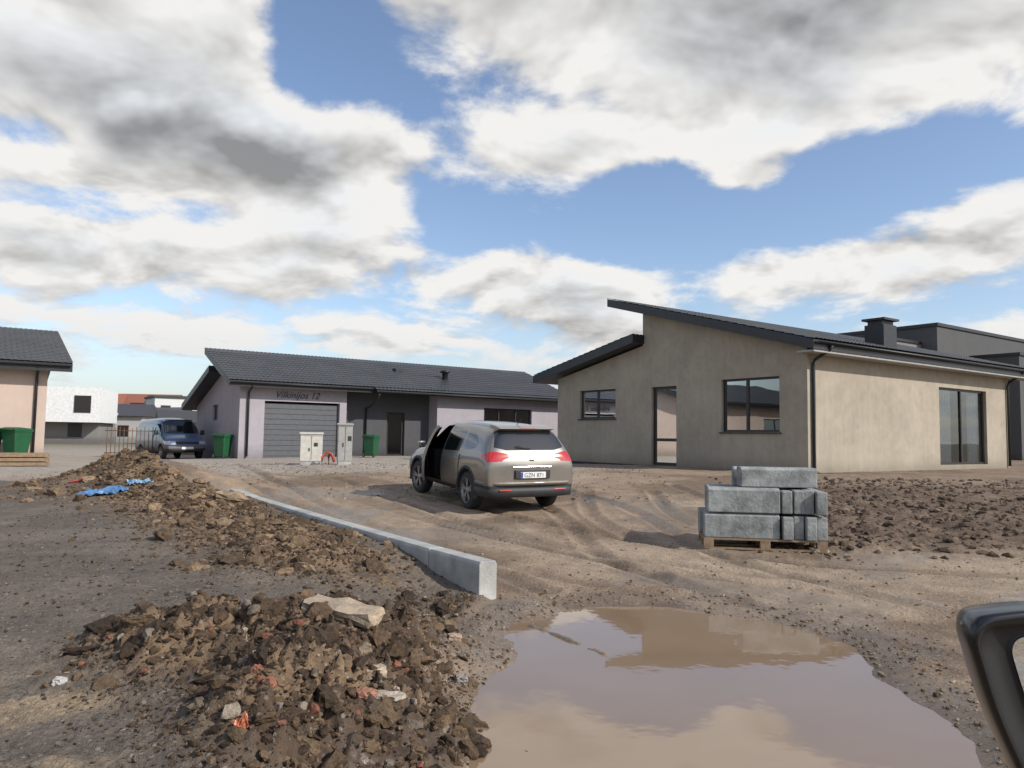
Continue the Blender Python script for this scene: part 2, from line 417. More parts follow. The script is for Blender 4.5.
wet=np.clip(wet+.85*pw+.45*np.clip(g['tread'],0,1)*(1-L),0,1)
col=col*(1-.34*wet[:,None])
far=S(45,90,np.hypot(X,Y));col=lerp(col,(.17,.15,.10),far)
me=bpy.data.meshes.new('ground');nv=len(X);co=np.stack([X,Y,Z],1)
ny,nx=shape;idx=np.arange(nv).reshape(shape)
q=np.stack([idx[:-1,:-1],idx[:-1,1:],idx[1:,1:],idx[1:,:-1]],-1).reshape(-1,4)
me.vertices.add(nv);me.vertices.foreach_set('co',co.ravel())
me.loops.add(q.size);me.loops.foreach_set('vertex_index',q.ravel().astype(np.int32))
me.polygons.add(len(q));me.polygons.foreach_set('loop_start',np.arange(0,q.size,4,dtype=np.int32));me.polygons.foreach_set('loop_total',np.full(len(q),4,np.int32))
me.polygons.foreach_set('use_smooth',np.ones(len(q),bool));me.update();me.validate()
ca=me.color_attributes.new('Col','FLOAT_COLOR','POINT');ca.data.foreach_set('color',np.concatenate([col,wet[:,None]],1).astype(np.float32).ravel())
gm,nt,b=newmat('soil')
at=N(nt,'ShaderNodeAttribute',attribute_name='Col');tc=N(nt,'ShaderNodeNewGeometry').outputs['Position']
n1=noise(nt,tc,3.5,8,.68);n2=noise(nt,tc,28,5,.7);n3=noise(nt,tc,110,2,.6)
vo=N(nt,'ShaderNodeTexVoronoi');vo.inputs['Scale'].default_value=38;nt.links.new(tc,vo.inputs['Vector'])
vs=N(nt,'ShaderNodeSeparateXYZ');nt.links.new(vo.outputs['Color'],vs.inputs[0])
s=mathn(nt,'ADD',mathn(nt,'MULTIPLY',n1,1.1),mathn(nt,'MULTIPLY',n2,.9));s=mathn(nt,'ADD',s,mathn(nt,'MULTIPLY',n3,.35))
f=mapr(nt,s,.75,1.6,.55,1.45)
peb=mathn(nt,'MULTIPLY',mapr(nt,vs.outputs[0],.88,.92,0,1),mapr(nt,vo.outputs['Distance'],.35,.5,1,0))
wetS=at.outputs['Alpha']
sc=nt.nodes.new('ShaderNodeVectorMath');sc.operation='SCALE';nt.links.new(at.outputs['Color'],sc.inputs[0]);nt.links.new(f,sc.inputs['Scale'])
c=mixc(nt,mathn(nt,'MULTIPLY',peb,.4),sc.outputs[0],(.36,.32,.27))
nt.links.new(c,b.inputs['Base Color'])
nt.links.new(mapr(nt,mathn(nt,'ADD',wetS,mathn(nt,'MULTIPLY',n2,.3)),.2,1.15,.95,.20),b.inputs['Roughness']);b.inputs['Specular IOR Level'].default_value=.35
bp=N(nt,'ShaderNodeBump');bp.inputs['Distance'].default_value=.03
nt.links.new(mapr(nt,wetS,0,1,.7,.16),bp.inputs['Strength'])
h=mathn(nt,'ADD',mathn(nt,'MULTIPLY',n2,.9),mathn(nt,'MULTIPLY',n3,.35));h=mathn(nt,'ADD',h,mathn(nt,'MULTIPLY',peb,.35));h=mathn(nt,'ADD',h,mathn(nt,'MULTIPLY',n1,2.0))
nt.links.new(h,bp.inputs['Height']);nt.links.new(bp.outputs[0],b.inputs['Normal'])
me.materials.append(gm);link(bpy.data.objects.new('ground',me))

# water
wm,nt,b=newmat('muddy_water')
tc=N(nt,'ShaderNodeNewGeometry').outputs['Position']
nt.links.new(mixc(nt,noise(nt,tc,1.1,3),(.22,.150,.094),(.28,.198,.130)),b.inputs['Base Color'])
b.inputs['Roughness'].default_value=.025;b.inputs['IOR'].default_value=1.45;b.inputs['Specular IOR Level'].default_value=.6
bp=N(nt,'ShaderNodeBump');bp.inputs['Strength'].default_value=.04;bp.inputs['Distance'].default_value=.02
nt.links.new(noise(nt,tc,5,2),bp.inputs['Height']);nt.links.new(bp.outputs[0],b.inputs['Normal'])
mk('puddle_water',[(-1.0,1.8,0),(3.1,1.8,0),(3.1,8.0,0),(-1.0,8.0,0)],[(0,1,2,3)],wm)

# ---------------------------------------------------------------- stones, clods
def icos(k):
    b_=bmesh.new();bmesh.ops.create_icosphere(b_,subdivisions=k,radius=1);b_.verts.ensure_lookup_table()
    r=(np.array([v.co[:] for v in b_.verts]),np.array([[v.index for v in f.verts] for f in b_.faces]));b_.free();return r
IV,IF=icos(1);IV2,IF2=icos(2);IV3,IF3=icos(3)
def scatter(name,px,py,size,cols,hi=0,flat=.7,sink=.25,rough=.32):
    n=len(px);A,F=((IV,IF),(IV2,IF2),(IV3,IF3))[hi]
    z=ground(px,py)[0]
    if hi:
        V=np.repeat(A[None],n,0)*1.35
        for k in range(9):
            nn=rng.normal(size=(n,3));nn/=np.linalg.norm(nn,axis=1)[:,None];dd=rng.uniform(.55,1.0,n)
            dot=np.einsum('nvj,nj->nv',V,nn);ex=np.maximum(dot-dd[:,None],0)
            V=V-ex[:,:,None]*nn[:,None,:]
        ph=rng.uniform(0,6.28,(n,3,1));dr=rng.normal(size=(n,3,3))*4
        disp=sum(np.sin(np.einsum('nj,vj->nv',dr[:,k],A)+ph[:,k]) for k in range(3))/3
        V=V*(1+.14*disp[:,:,None]+rough*.35*(rng.random((n,len(A),1))*2-1))
    else: V=np.repeat(A[None],n,0)*(1+rough*(rng.random((n,len(A),1))*2-1))
    sc=size[:,None,None]*np.stack([rng.uniform(.7,1.5,n),rng.uniform(.6,1.1,n),rng.uniform(.45,.9,n)*flat/.7],1)[:,None,:]
    V=V*sc
    a=rng.uniform(0,2*math.pi,n);t=rng.uniform(-.6,.6,n)
    c,s_=np.cos(t)[:,None],np.sin(t)[:,None];y_=V[:,:,1]*c-V[:,:,2]*s_;z_=V[:,:,1]*s_+V[:,:,2]*c
    c,s_=np.cos(a)[:,None],np.sin(a)[:,None];x_=V[:,:,0]*c-y_*s_;y2=V[:,:,0]*s_+y_*c
    P=np.stack([x_+px[:,None],y2+py[:,None],z_+(z+size*(.5-sink)*.8)[:,None]],2).reshape(-1,3)
    FF=(F[None]+(np.arange(n)*len(A))[:,None,None]).reshape(-1,3)
    me=bpy.data.meshes.new(name);me.from_pydata(P.tolist(),[],FF.tolist());me.update()
    cc=np.array(cols)[rng.integers(0,len(cols),n)]*rng.uniform(.7,1.25,(n,1))
    C=np.repeat(np.concatenate([cc,np.ones((n,1))],1)[:,None],len(A),1).reshape(-1,4)
    ca=me.color_attributes.new('Col','FLOAT_COLOR','POINT');ca.data.foreach_set('color',C.astype(np.float32).ravel())
    me.materials.append(M_stone);return link(bpy.data.objects.new(name,me))
M_stone,nt,b=newmat('stone')
at=N(nt,'ShaderNodeAttribute',attribute_name='Col');tc=N(nt,'ShaderNodeNewGeometry').outputs['Position']
f=mapr(nt,noise(nt,tc,22,7,.75),.3,.7,.5,1.45)
sc=nt.nodes.new('ShaderNodeVectorMath');sc.operation='SCALE';nt.links.new(at.outputs['Color'],sc.inputs[0]);nt.links.new(f,sc.inputs['Scale']);nt.links.new(sc.outputs[0],b.inputs['Base Color']);b.inputs['Roughness'].default_value=.95;b.inputs['Specular IOR Level'].default_value=.2
bp=N(nt,'ShaderNodeBump');bp.inputs['Strength'].default_value=1;bp.inputs['Distance'].default_value=.025;nt.links.new(noise(nt,tc,60,5,.7),bp.inputs['Height']);nt.links.new(bp.outputs[0],b.inputs['Normal'])
def pick(n,x0,x1,y0,y1,fn,pw=1):
    X=[];Y=[];c=0
    while c<n:
        x=rng.uniform(x0,x1,n*4);y=y0+(y1-y0)*rng.random(n*4)**pw
        _,g=ground(x,y,False);w=fn(g,x,y);k=rng.random(n*4)<w;X.append(x[k]);Y.append(y[k]);c+=k.sum()
    return np.concatenate(X)[:n],np.concatenate(Y)[:n]
soil=[(.10,.068,.044),(.13,.088,.055),(.07,.048,.034),(.19,.13,.08)]
brown=[(.22,.148,.09),(.13,.088,.054),(.27,.19,.12)]
stone=[(.30,.25,.20),(.22,.18,.14),(.36,.30,.23),(.26,.20,.14)]
def sz(n,a,b,p=3): return a+(b-a)*rng.random(n)**p
wt=lambda g,x,y:np.clip(g['m2']+.7*g['edge']*g['L']+.3*g['rid'],0,1)
x,y=pick(420,-4,.2,2.8,7.5,wt);scatter('soil_clods',x,y,sz(len(x),.025,.085,2.2),soil,2,sink=.65)
x,y=pick(2600,-4,.2,2.8,7.5,wt);scatter('soil_lumps',x,y,sz(len(x),.008,.030,2.2),soil,1,sink=.5)
x,y=pick(12000,-4,.2,2.8,7.5,lambda g,x,y:np.clip(g['m2e']+.7*g['edge']*g['L']+.3*g['rid'],0,1));scatter('soil_crumbs',x,y,sz(len(x),.003,.012,2.0),soil)
x,y=pick(200,-4,.1,2.8,7.5,wt);scatter('rubble_stones',x,y,sz(len(x),.010,.045,2.5),stone,1)
x,y=pick(55,-4,.1,2.8,7.5,wt);scatter('brick_fragments',x,y,sz(len(x),.010,.036,2),[(.27,.115,.075)],1)
x,y=pick(700,-10,-.5,7,18,lambda g,x,y:np.clip(g['m1']+g['rid'],0,1)*g['L']);scatter('mound_clods',x,y,sz(len(x),.03,.12,2.6),brown+soil,2,sink=.65)
x,y=pick(9000,-10,-.5,7,18,lambda g,x,y:np.clip(g['m1']+g['rid'],0,1)*g['L']);scatter('mound_crumbs',x,y,sz(len(x),.008,.035,3),brown+soil,0)
x,y=pick(6000,-7,0,3,13,lambda g,x,y:g['L']*(1-g['m2']));scatter('soil_gravel',x,y,sz(len(x),.004,.020,3),soil+[(.15,.125,.10),(.22,.19,.15)])
x,y=pick(5200,-1,7,3.4,13,lambda g,x,y:(1-g['L'])*(g['dP']<-.03)*(.10+.9*S(-1.0,-.1,g['dP'])),1.2);scatter('road_gravel',x,y,sz(len(x),.003,.020,3),stone+brown)
x,y=pick(6200,2,16,9.8,21,lambda g,x,y:g['rightd']);scatter('field_clods',x,y,sz(len(x),.015,.085,3),[(.14,.10,.072),(.10,.072,.052),(.20,.145,.10)],sink=.45)
x,y=pick(3000,-12,4,15,27,lambda g,x,y:(1-g['L']));scatter('yard_gravel',x,y,sz(len(x),.010,.035,3),stone+brown)
def chunk(name,x,y,sx,sy,sz_,rz,tilt,col_,seed):
    random.seed(seed);bm=bmesh.new();bmesh.ops.create_cube(bm,size=1)
    bmesh.ops.subdivide_edges(bm,edges=bm.edges[:],cuts=3,use_grid_fill=True)
    for v in bm.verts:
        v.co=Vector((v.co.x*sx,v.co.y*sy,v.co.z*sz_));r=min(sx,sy,sz_)*.22
        l=(abs(v.co.x)/sx+abs(v.co.y)/sy+abs(v.co.z)/sz_);v.co*=1-.18*max(0,l-.95)
        v.co+=Vector((random.uniform(-r,r),random.uniform(-r,r),random.uniform(-r,r)))*.6
    me=bpy.data.meshes.new(name);bm.to_mesh(me);bm.free();me.materials.append(simple(name+'_mat',col_,.92,var=.3,scale=14,bump=.8))
    o=link(bpy.data.objects.new(name,me));o.location=(x,y,gz(x,y,True)+sz_*.3);o.rotation_euler=(tilt,tilt*.6,rz);return o
chunk('concrete_chunk',-1.02,4.75,.50,.17,.085,-.35,.14,(.33,.26,.185),1)
chunk('concrete_chunk',-1.05,5.2,.24,.12,.06,-.6,.3,(.33,.30,.26),2)
chunk('concrete_chunk',-.72,4.2,.12,.09,.06,.5,.1,(.38,.31,.22),3)
chunk('concrete_chunk',-.62,4.0,.18,.10,.05,-.2,.2,(.36,.31,.25),4)
chunk('broken_brick',-.72,3.95,.11,.07,.05,.9,.1,(.28,.13,.085),5)
chunk('broken_brick',-.72,5.4,.12,.06,.05,.4,.2,(.28,.13,.085),6)
chunk('broken_brick',-1.2,3.75,.06,.05,.04,1.4,.2,(.28,.12,.075),7)
chunk('field_stone',-.30,5.0,.08,.07,.06,.2,.1,(.22,.2,.18),8)
chunk('field_stone',-.40,5.75,.10,.08,.06,.2,.1,(.3,.22,.16),9)
chunk('field_stone',-2.25,3.92,.06,.05,.04,.2,.1,(.42,.40,.37),10)
chunk('field_stone',-4.35,11.9,.42,.26,.2,.2,.1,(.26,.19,.12),11)
def litter(name,x,y,sx,sy,h,col_,rz,seed,rough=.35):
    n=14;r=np.random.default_rng(seed);u,v=np.meshgrid(np.linspace(-1,1,n),np.linspace(-1,1,n));u=u.ravel();v=v.ravel()
    rad=np.hypot(u,v);px=x+sx*(u+.2*np.sin(v*4+seed));py=y+sy*(v+.25*np.sin(u*5));
    z=ground(px,py,True)[0]+.015+h*r.random(len(u))*(1-.5*rad)
    F=[(i*n+j,i*n+j+1,(i+1)*n+j+1,(i+1)*n+j) for i in range(n-1) for j in range(n-1)]
    o=mk(name,np.stack([px,py,z],1).tolist(),F,simple(name+'_mat',col_,rough,var=.25,scale=20));return o
litter('blue_plastic_sheet',-7.0,13.2,.36,.16,.12,(.10,.22,.40),0,1)
litter('blue_plastic_sheet',-6.55,13.5,.2,.10,.10,(.20,.34,.48),0,4)
litter('orange_plastic_scrap',-1.12,3.30,.03,.025,.03,(.36,.11,.05),0,2)
litter('red_plastic_scrap',-7.9,13.9,.10,.05,.05,(.36,.06,.05),0,3)
litter('white_plastic_scrap',-4.6,13.0,.12,.05,.05,(.6,.6,.6),0,5)

# ---------------------------------------------------------------- curb
def curb():
    a=Vector((-.18,7.48));b=Vector((-4.94,13.8));d=(b-a);L=d.length;d.normalize();p=Vector((-d.y,d.x))*-1
    e=empty('concrete_curb');n=8
    for i in range(n):
        s0=L*i/n+.006;s1=L*(i+1)/n-.006
        prof=[(-.13,-.3),(.08,-.3),(.08,.0),(.06,.03),(-.11,.03),(-.13,.0)]
        V=[]
        for s in(s0,s1):
            for w,h in prof:
                top=.33-.08*s/L; bow=.06*math.sin(math.pi*s/L)
                q=a+d*s+p*(w+bow);zb=gz(a.x+d.x*s+.3,a.y+d.y*s)
                V.append((q.x,q.y,zb+(top+h if h>=0 else -.1)))
        k=len(prof);F=[tuple(range(k)),tuple(range(2*k-1,k-1,-1))]+[(j,(j+1)%k,k+(j+1)%k,k+j) for j in range(k)]
        o=fixn(mk('curb_stone',V,F,M_conc,e));bv=o.modifiers.new('b','BEVEL');bv.width=.008;bv.segments=2
curb()

# ---------------------------------------------------------------- houses
RZ=math.radians(34.9)
front=lambda u,z,d:(u,d,z)
side=lambda u,z,d:(d,u,z)
def gutter(name,x0,x1,y,z,par,mat):
    v=[];f=[];n=9
    for x in(x0,x1):
        for k in range(n):
            q=math.pi*k/(n-1);v.append((x,y-.065*math.cos(q),z-.065*math.sin(q)))
    for k in range(n-1): f.append((k,k+1,n+k+1,n+k))
    o=mk(name,v,f,mat,par,True);m=o.modifiers.new('s','SOLIDIFY');m.thickness=.006
# ---- house A
zb=.6
A=empty('taupe_plaster_house',(8.99,23.07,0),RZ)
DB=-.25
wall('wall_front',front,0,13.7,zb+DB,4.42,[(8.03,11.74,.84,3.68)],M_plA,A)
zt=3.9
mz=lambda Yv:4.64+.272*(Yv+.62)-.33
lz=lambda Yv:5.69-.197*(Yv-6.32)-.38
wall('wall_gable',side,0,12.2,zb+DB,zt,[(.99,3.28,1.9,3.67),(5.31,6.56,.66,3.56),(8.53,10.73,2.42,3.59)],M_plA,A,
     extra=[[(0,zt),(7.03,zt),(7.03,mz(7.03)),(0,mz(0))],[(7.03,zt),(12.2,zt),(12.2,lz(12.2)),(7.03,lz(7.03))]])
mk('wall_back',[(0,12.2,0),(13.7,12.2,0),(13.7,12.2,4.1),(0,12.2,4.1),(13.7,0,.3),(13.7,12.2,.3),(13.7,12.2,4.1),(13.7,7,6.2),(13.7,0,4.3),(0,7.03,4.3),(13.7,7.03,4.3),(13.7,7.03,6.5),(0,7.03,6.5)],[(0,1,2,3),(4,5,6,7,8),(9,10,11,12)],M_plA,A)
box('floor',.3,13.4,.3,12.0,.3,.66,M_floor,A)
box('foundation_front',.05,13.65,-.025,.1,0,zb+.06,M_concD,A)
box('foundation_gable',-.025,.1,-.02,12.15,0,zb+.05,M_concD,A)
def slab(nm,y0,z0,y1,z1,x0,x1,th,par,mat=None): return prismX(nm,[(y0,z0),(y1,z1),(y1,z1-th),(y0,z0-th)],x0,x1,mat or M_black,par)
slab('roof_upper',-.62,4.64,8.39,7.09,-.6,17.2,.30,A)
rooftiles('roof_tiles_upper',-.62,17.2,-.68,4.63,8.42,7.10,M_roof,A)
slab('roof_lower',6.95,5.56,13.24,4.33,-.6,14.2,.32,A)
rooftiles('roof_tiles_lower',-.62,14.2,13.28,4.325,6.98,5.555,M_roof,A)
gutter('gutter',-.55,17.2,-.71,4.58,A,M_black)
box('eave_fascia',-.55,17.1,-.60,-.02,4.28,4.335,M_gutter,A)
tube('downpipe',[(.22,-.7,4.5),(.22,-.62,4.38),(.22,-.1,4.1),(.22,-.07,4.0),(.22,-.07,.75),(.22,-.2,.66)],.05,M_black,A)
tube('downpipe_far',[(13.5,-.7,4.5),(13.5,-.1,4.1),(13.5,-.07,4.0),(13.5,-.07,.75)],.05,M_black,A)
window('gable_window',side,.99,3.28,1.9,3.67,M_frame,M_gl,A,mull=[2.3])
window('terrace_door',side,5.31,6.56,.66,3.56,M_frame,M_gl,A,fw=.11,trans=[1.6])
window('small_window',side,8.53,10.73,2.42,3.59,M_frame,M_gl,A,mull=[9.7])
window('patio_window',front,8.03,11.74,.84,3.68,M_frame,M_glc,A,mull=[9.9],fw=.08)
for nm,(a,b_,c) in {'sill_a':(.93,3.34,1.9),'sill_b':(8.47,10.79,2.42)}.items(): box(nm,-.06,.0-.002,a,b_,c-.05,c-.01,M_black,A)
v=[];f=[];n=60
for i in range(n+1):
    xx=8.1+1.5*i/n;yy=.36+.04*math.sin(i*1.1)
    v+=[(xx,yy,.7),(xx,yy,3.75)]
for i in range(n): f.append((2*i,2*i+1,2*i+3,2*i+2))
mk('curtain',v,f,M_curt,A,True)
v=[];f=[]
for k in range(31):v+=[(10.9+.8*k/30,.36+.04*math.sin(k*1.2),.7),(10.9+.8*k/30,.36+.04*math.sin(k*1.2),3.75)]
for k in range(30): f.append((2*k,2*k+1,2*k+3,2*k+2))
mk('curtain_right',v,f,M_curt,A,True)
box('chimney',6.55,7.45,1.2,1.95,5.0,6.0,M_black,A,.01)
boxes('chimney_cap',[(6.48,7.52,1.13,2.02,6.16,6.24),(6.6,7.4,1.3,1.85,6.0,6.16)],M_black,A)
# ---- house B
zb=.49
B=empty('lavender_plaster_house',(-11.81,33.0,0),RZ)
wall('wall_garage',front,0,4.92,zb-.2,3.80,[(1.08,4.58,zb-.2,3.06)],M_plB,B)
v=[];f=[]
for i in range(11):
    z0=zb-.1+i*.235;z1=z0+.215
    n=len(v);v+=[(1.08,.16,z0),(4.58,.16,z0),(4.58,.16,z1),(1.08,.16,z1),(1.08,.185,z1+.01),(4.58,.185,z1+.01),(4.58,.185,z1+.02),(1.08,.185,z1+.02)]
    f+=[(n,n+1,n+2,n+3),(n+3,n+2,n+5,n+4),(n+4,n+5,n+6,n+7)]
mk('garage_door',v,f,M_garage,B)
wall('wall_entry',lambda u,z,d:(u,d+.5,z),4.92,9.6,zb-.2,3.9,[(7.25,8.23,zb+.05,2.75)],M_plBd,B)
mk('wall_entry_return',[(4.921,0,.2),(4.921,.5,.2),(4.921,.5,3.8),(4.921,0,3.8)],[(0,1,2,3)],M_plB,B)
window('entry_door',lambda u,z,d:(u,d+.5,z),7.25,8.23,zb+.05,2.75,M_frame,M_gl,B,fw=.12)
wall('wall_right',lambda u,z,d:(u,d-.35,z),9.6,17.5,zb-.2,3.72,[(12.4,15.5,1.5,3.12)],M_plB,B)
mk('wall_right_return',[(9.599,-.35,.2),(9.599,.5,.2),(9.599,.5,3.8),(9.599,-.35,3.72)],[(0,1,2,3)],M_plB,B)
window('living_window',lambda u,z,d:(u,d-.35,z),12.4,15.5,1.5,3.12,M_frame,M_gl,B,mull=[13.4,14.5])
mz=lambda Yv:3.87+.375*(Yv+.65)-.28
lz=lambda Yv:4.75-.30*(Yv-2.9)-.28
wall('wall_gable',side,0,7.9,zb-.4,3.1,[(3.6,4.7,2.2,2.95)],M_plB,B,extra=[[(0,3.1),(3.2,3.1),(3.2,mz(3.2)),(0,mz(0))],[(3.2,3.1),(7.9,3.1),(7.9,max(3.1,lz(7.9))),(3.2,lz(3.2))]])
window('gable_window',side,3.6,4.7,2.2,2.95,M_frame,M_gl,B)
mk('wall_back',[(0,7.9,0),(17.5,7.9,0),(17.5,7.9,3.2),(0,7.9,3.2),(17.5,0,.2),(17.5,7.9,.2),(17.5,7.9,3.2),(17.5,3.2,4.7),(17.5,0,3.7),(0,3.2,3.3),(17.5,3.2,3.3),(17.5,3.2,5),(0,3.2,5)],[(0,1,2,3),(4,5,6,7,8),(9,10,11,12)],M_plB,B)
box('floor',.3,17.3,.6,7.7,.2,.5,M_floor,B)
slab('roof_upper',-.65,3.87,3.95,5.595,-.65,18.1,.26,B)
rooftiles('roof_tiles_upper',-.67,18.1,-.70,3.86,3.98,5.61,M_roof,B)
slab('roof_lower',3.0,4.72,8.5,3.07,-.65,18.0,.30,B)
slab('roof_porch',-1.0,3.73,-.63,3.865,6.0,18.1,.16,B)
rooftiles('roof_tiles_porch',5.98,18.1,-1.05,3.72,-.66,3.868,M_roof,B)
gutter('gutter',-.6,6.0,-.73,3.80,B,M_black);gutter('gutter_porch',6.0,18.1,-1.08,3.66,B,M_black)
tube('downpipe',[(.35,-.7,3.7),(.35,-.1,3.4),(.35,-.07,3.3),(.35,-.07,.6)],.05,M_black,B)
tube('downpipe_porch',[(6.1,-1.05,3.55),(6.1,-.95,3.4),(6.1,-.2,3.0),(6.1,.4,2.9),(6.1,.43,.6)],.05,M_black,B)
lathe('roof_vent',[(.16,0),(.16,.45),(.26,.47),(.26,.56),(.05,.62)],M_black,B,axis='Z',loc=(10.9,1.2,4.5))
box('roof_vent_box',8.4,8.8,2.0,2.4,4.7,5.1,M_black,B)
def text(name,s,size,mat,par,loc,rot,shear=0,ext=.005):
    c=bpy.data.curves.new(name,'FONT');c.body=s;c.size=size;c.shear=shear;c.extrude=ext;c.materials.append(mat)
    o=bpy.data.objects.new(name,c);o.location=loc;o.rotation_euler=rot;return link(o,par)
text('house_number','Vilkinijos 12',.42,M_black,B,(1.5,-.02,3.22),(math.pi/2,0,0),.35)
# ---- house E
E=empty('peach_plaster_house',(-17.76,29.0,0),RZ)
wall('wall_front',front,-15,0,.1,4.12,[(-9,-6,1.3,3.2)],M_plE,E)
mz=lambda Yv:4.15+.25*(Yv+.7)-.3
wall('wall_side',lambda u,z,d:(-d,u,z),0,9,.1,4.0,[],M_plE,E,extra=[[(0,4.0),(7.4,4.0),(7.4,mz(7.4)),(0,mz(0))]])
window('front_window',front,-9,-6,1.3,3.2,M_frame,M_gl,E,mull=[-7.5])
box('plinth',-15,0.02,-.03,.05,0,.55,M_concD,E)
slab('roof_upper',-.7,4.15,7.8,6.28,-15.6,.75,.32,E)
rooftiles('roof_tiles',-15.6,.77,-.75,4.14,7.83,6.29,M_roof,E)
slab('roof_lower',7.2,5.4,13,4.2,-15.6,.7,.3,E)
gutter('gutter',-15.5,.7,-.78,4.08,E,M_black)
tube('downpipe',[(-.35,-.75,4.0),(-.35,-.1,3.7),(-.35,-.07,3.6),(-.35,-.07,.5)],.05,M_black,E)
# ---- background buildings
M_gry=plaster('render_grey',(.10,.10,.10),.08);M_gry2=plaster('render_grey_light',(.2,.2,.19),.08)
G=empty('modern_flat_roof_house',(27.5,48,0),RZ)
boxes('volumes',[(-1,16,0,10,0,9.0),(3,16,-3,-.01,0,7.2)],M_gry,G)
boxes('parapet',[(-1.1,16.1,-.1,10.1,9.0,9.2),(2.9,16.1,-3.1,-.12,7.2,7.38)],M_black,G)
boxes('annex',[(-7,-1.01,1,9,0,7.9)],M_gry2,G);boxes('annex_parapet',[(-7.1,-1.12,.9,9.1,7.9,8.06)],M_black,G)
boxes('flues',[(-3.0,-2.6,4,4.4,8.06,8.6),(5,5.5,4,4.5,9.2,9.8)],M_black,G)
def dist_house(name,x,y,w,d,h,rh,rz,wc,rc,flat=False):
    z0=.1;e=empty(name,(x,y,z0),rz);wm_=plaster(name+'_wall',wc,.05);rm=simple(name+'_roof',rc,.7)
    box('walls',-w/2,w/2,0,d,-.5,h,wm_,e)
    if flat: box('roof',-w/2-.2,w/2+.2,-.2,d+.2,h,h+.25,rm,e)
    else:
        prismX('roof',[(-.5,h-.1),(d/2,h+rh),(d+.5,h-.1)],-w/2-.4,w/2+.4,rm,e)
    L=[]
    k=max(2,int(w/3));fl=max(1,int(h/2.7))
    for j in range(fl):
        for i in range(k):
            cx=-w/2+w*(i+.5)/k;L.append((cx-.6,cx+.6,-.03,.03,.9+2.8*j,2.2+2.8*j))
    boxes('windows',L,M_frame,e)
    return e
dist_house('white_modern_house',-43.5,72,8,8,3.2,0,.3,(.22,.21,.20),(.5,.5,.5),True)
box('white_upper_storey',-4.4,4.4,-1.6,6.5,2.3,5.6,M_white,bpy.data.objects['white_modern_house'])
box('upper_window',2.2,3.6,-1.66,-1.55,3.2,4.8,M_frame,bpy.data.objects['white_modern_house'])
dist_house('distant_house',-47,88,8,7,3.4,1.4,.2,(.42,.40,.38),(.05,.05,.06))
dist_house('distant_house',-45.5,97,6,7,3.4,1.6,.5,(.35,.33,.32),(.06,.065,.08))
dist_house('distant_house',-62,128,9,8,6.4,1.6,.1,(.55,.20,.08),(.25,.09,.05))
dist_house('distant_house',-66,128,6,8,5.6,1.6,.1,(.55,.27,.12),(.10,.07,.06))
dist_house('distant_house',-44.5,101,5.4,7,6.0,0,.6,(.62,.62,.6),(.04,.04,.04),True)
dist_house('distant_house',-50.5,112,6,7,5.6,1.4,.3,(.5,.5,.48),(.05,.05,.055))
dist_house('distant_house',-53,95,7,6,2.6,1.0,.2,(.30,.20,.14),(.10,.07,.06))
dist_house('distant_house',-75,140,9,8,5.5,1.9,.2,(.5,.45,.4),(.06,.05,.05))
dist_house('distant_house',-57,140,8,8,5.9,1.9,.4,(.55,.24,.12),(.06,.05,.05))
dist_house('distant_house',60,80,12,10,5.5,1.8,.6,(.4,.38,.35),(.06,.05,.05))
dist_house('distant_house',-33,78,5,6,2.6,1.2,.5,(.30,.30,.29),(.05,.05,.055))
dist_house('distant_house',-60,110,6,6,5.4,1.7,.3,(.6,.58,.54),(.28,.10,.06))

# ---------------------------------------------------------------- small yard objects
def bin_(x,y,rz,z=None,s=1):
    e=empty('wheelie_bin',(x,y,gz(x,y) if z is None else z),rz);e.scale=(s,s,s)
    V=[];
    for z_,w,d in((.08,.22,.24),(.95,.29,.34)):
        V+=[(-w,-d,z_),(w,-d,z_),(w,d,z_),(-w,d,z_)]
    o=fixn(mk('body',V,[(0,1,2,3),(7,6,5,4),(0,1,5,4),(1,2,6,5),(2,3,7,6),(3,0,4,7)],M_green,e));m=o.modifiers.new('b','BEVEL');m.width=.03;m.segments=2
    box('rim',-.31,.31,-.36,.36,.93,.97,M_green,e,.01)
    prismX('lid',[(-.38,.97),(-.3,1.04),(.2,1.08),(.37,1.04),(.37,.97)],-.31,.31,M_green,e,.015)
    tube('handle',[(-.22,.40,1.0),(.22,.40,1.0)],.018,M_green,e)
    for sx in(-1,1):
        w=lathe('wheel',[(.0,-.02),(.1,-.02),(.1,.02),(.0,.02)],M_rub,e,16);w.rotation_euler=(0,0,math.pi/2);w.location=(.25*sx,.27,.1)
bin_(-12.55,33.2,2.9,s=1.0);bin_(-6.35,34.6,2.9,s=.95)
bin_(-17.9,27.6,2.9,s=1.1);bin_(-18.75,27.3,2.9,s=1.1)
def cabinet(name,x,y,w,d,h,rz,mat):
    e=empty(name,(x,y,gz(x,y)),rz)
    box('body',-w/2,w/2,-d/2,d/2,.12,h,mat,e,.012);box('base',-w/2+.02,w/2-.02,-d/2+.02,d/2-.02,-.1,.12,M_conc,e)
    prismX('lid',[(-d/2-.03,h),(-d/2-.03,h+.02),(0,h+.06),(d/2+.03,h+.02),(d/2+.03,h)],-w/2-.03,w/2+.03,mat,e)
    boxes('door_seam',[(-.006,.006,-d/2-.006,-d/2+.002,.16,h-.05),(-w/2+.03,w/2-.03,-d/2-.006,-d/2+.002,h-.06,h-.05)],M_plast,e)
    boxes('vent_label',[(.08,.2,-d/2-.01,-d/2+.004,h*.6,h*.72),(-.08,-.05,-d/2-.02,-d/2+.004,h*.45,h*.55)],M_plast,e)
    return e
cabinet('electric_meter_cabinet',-6.55,25.0,.70,.34,1.0,.3,M_cabinet)
cabinet('utility_cabinet',-5.5,25.2,.46,.42,1.30,.3,M_gutter)
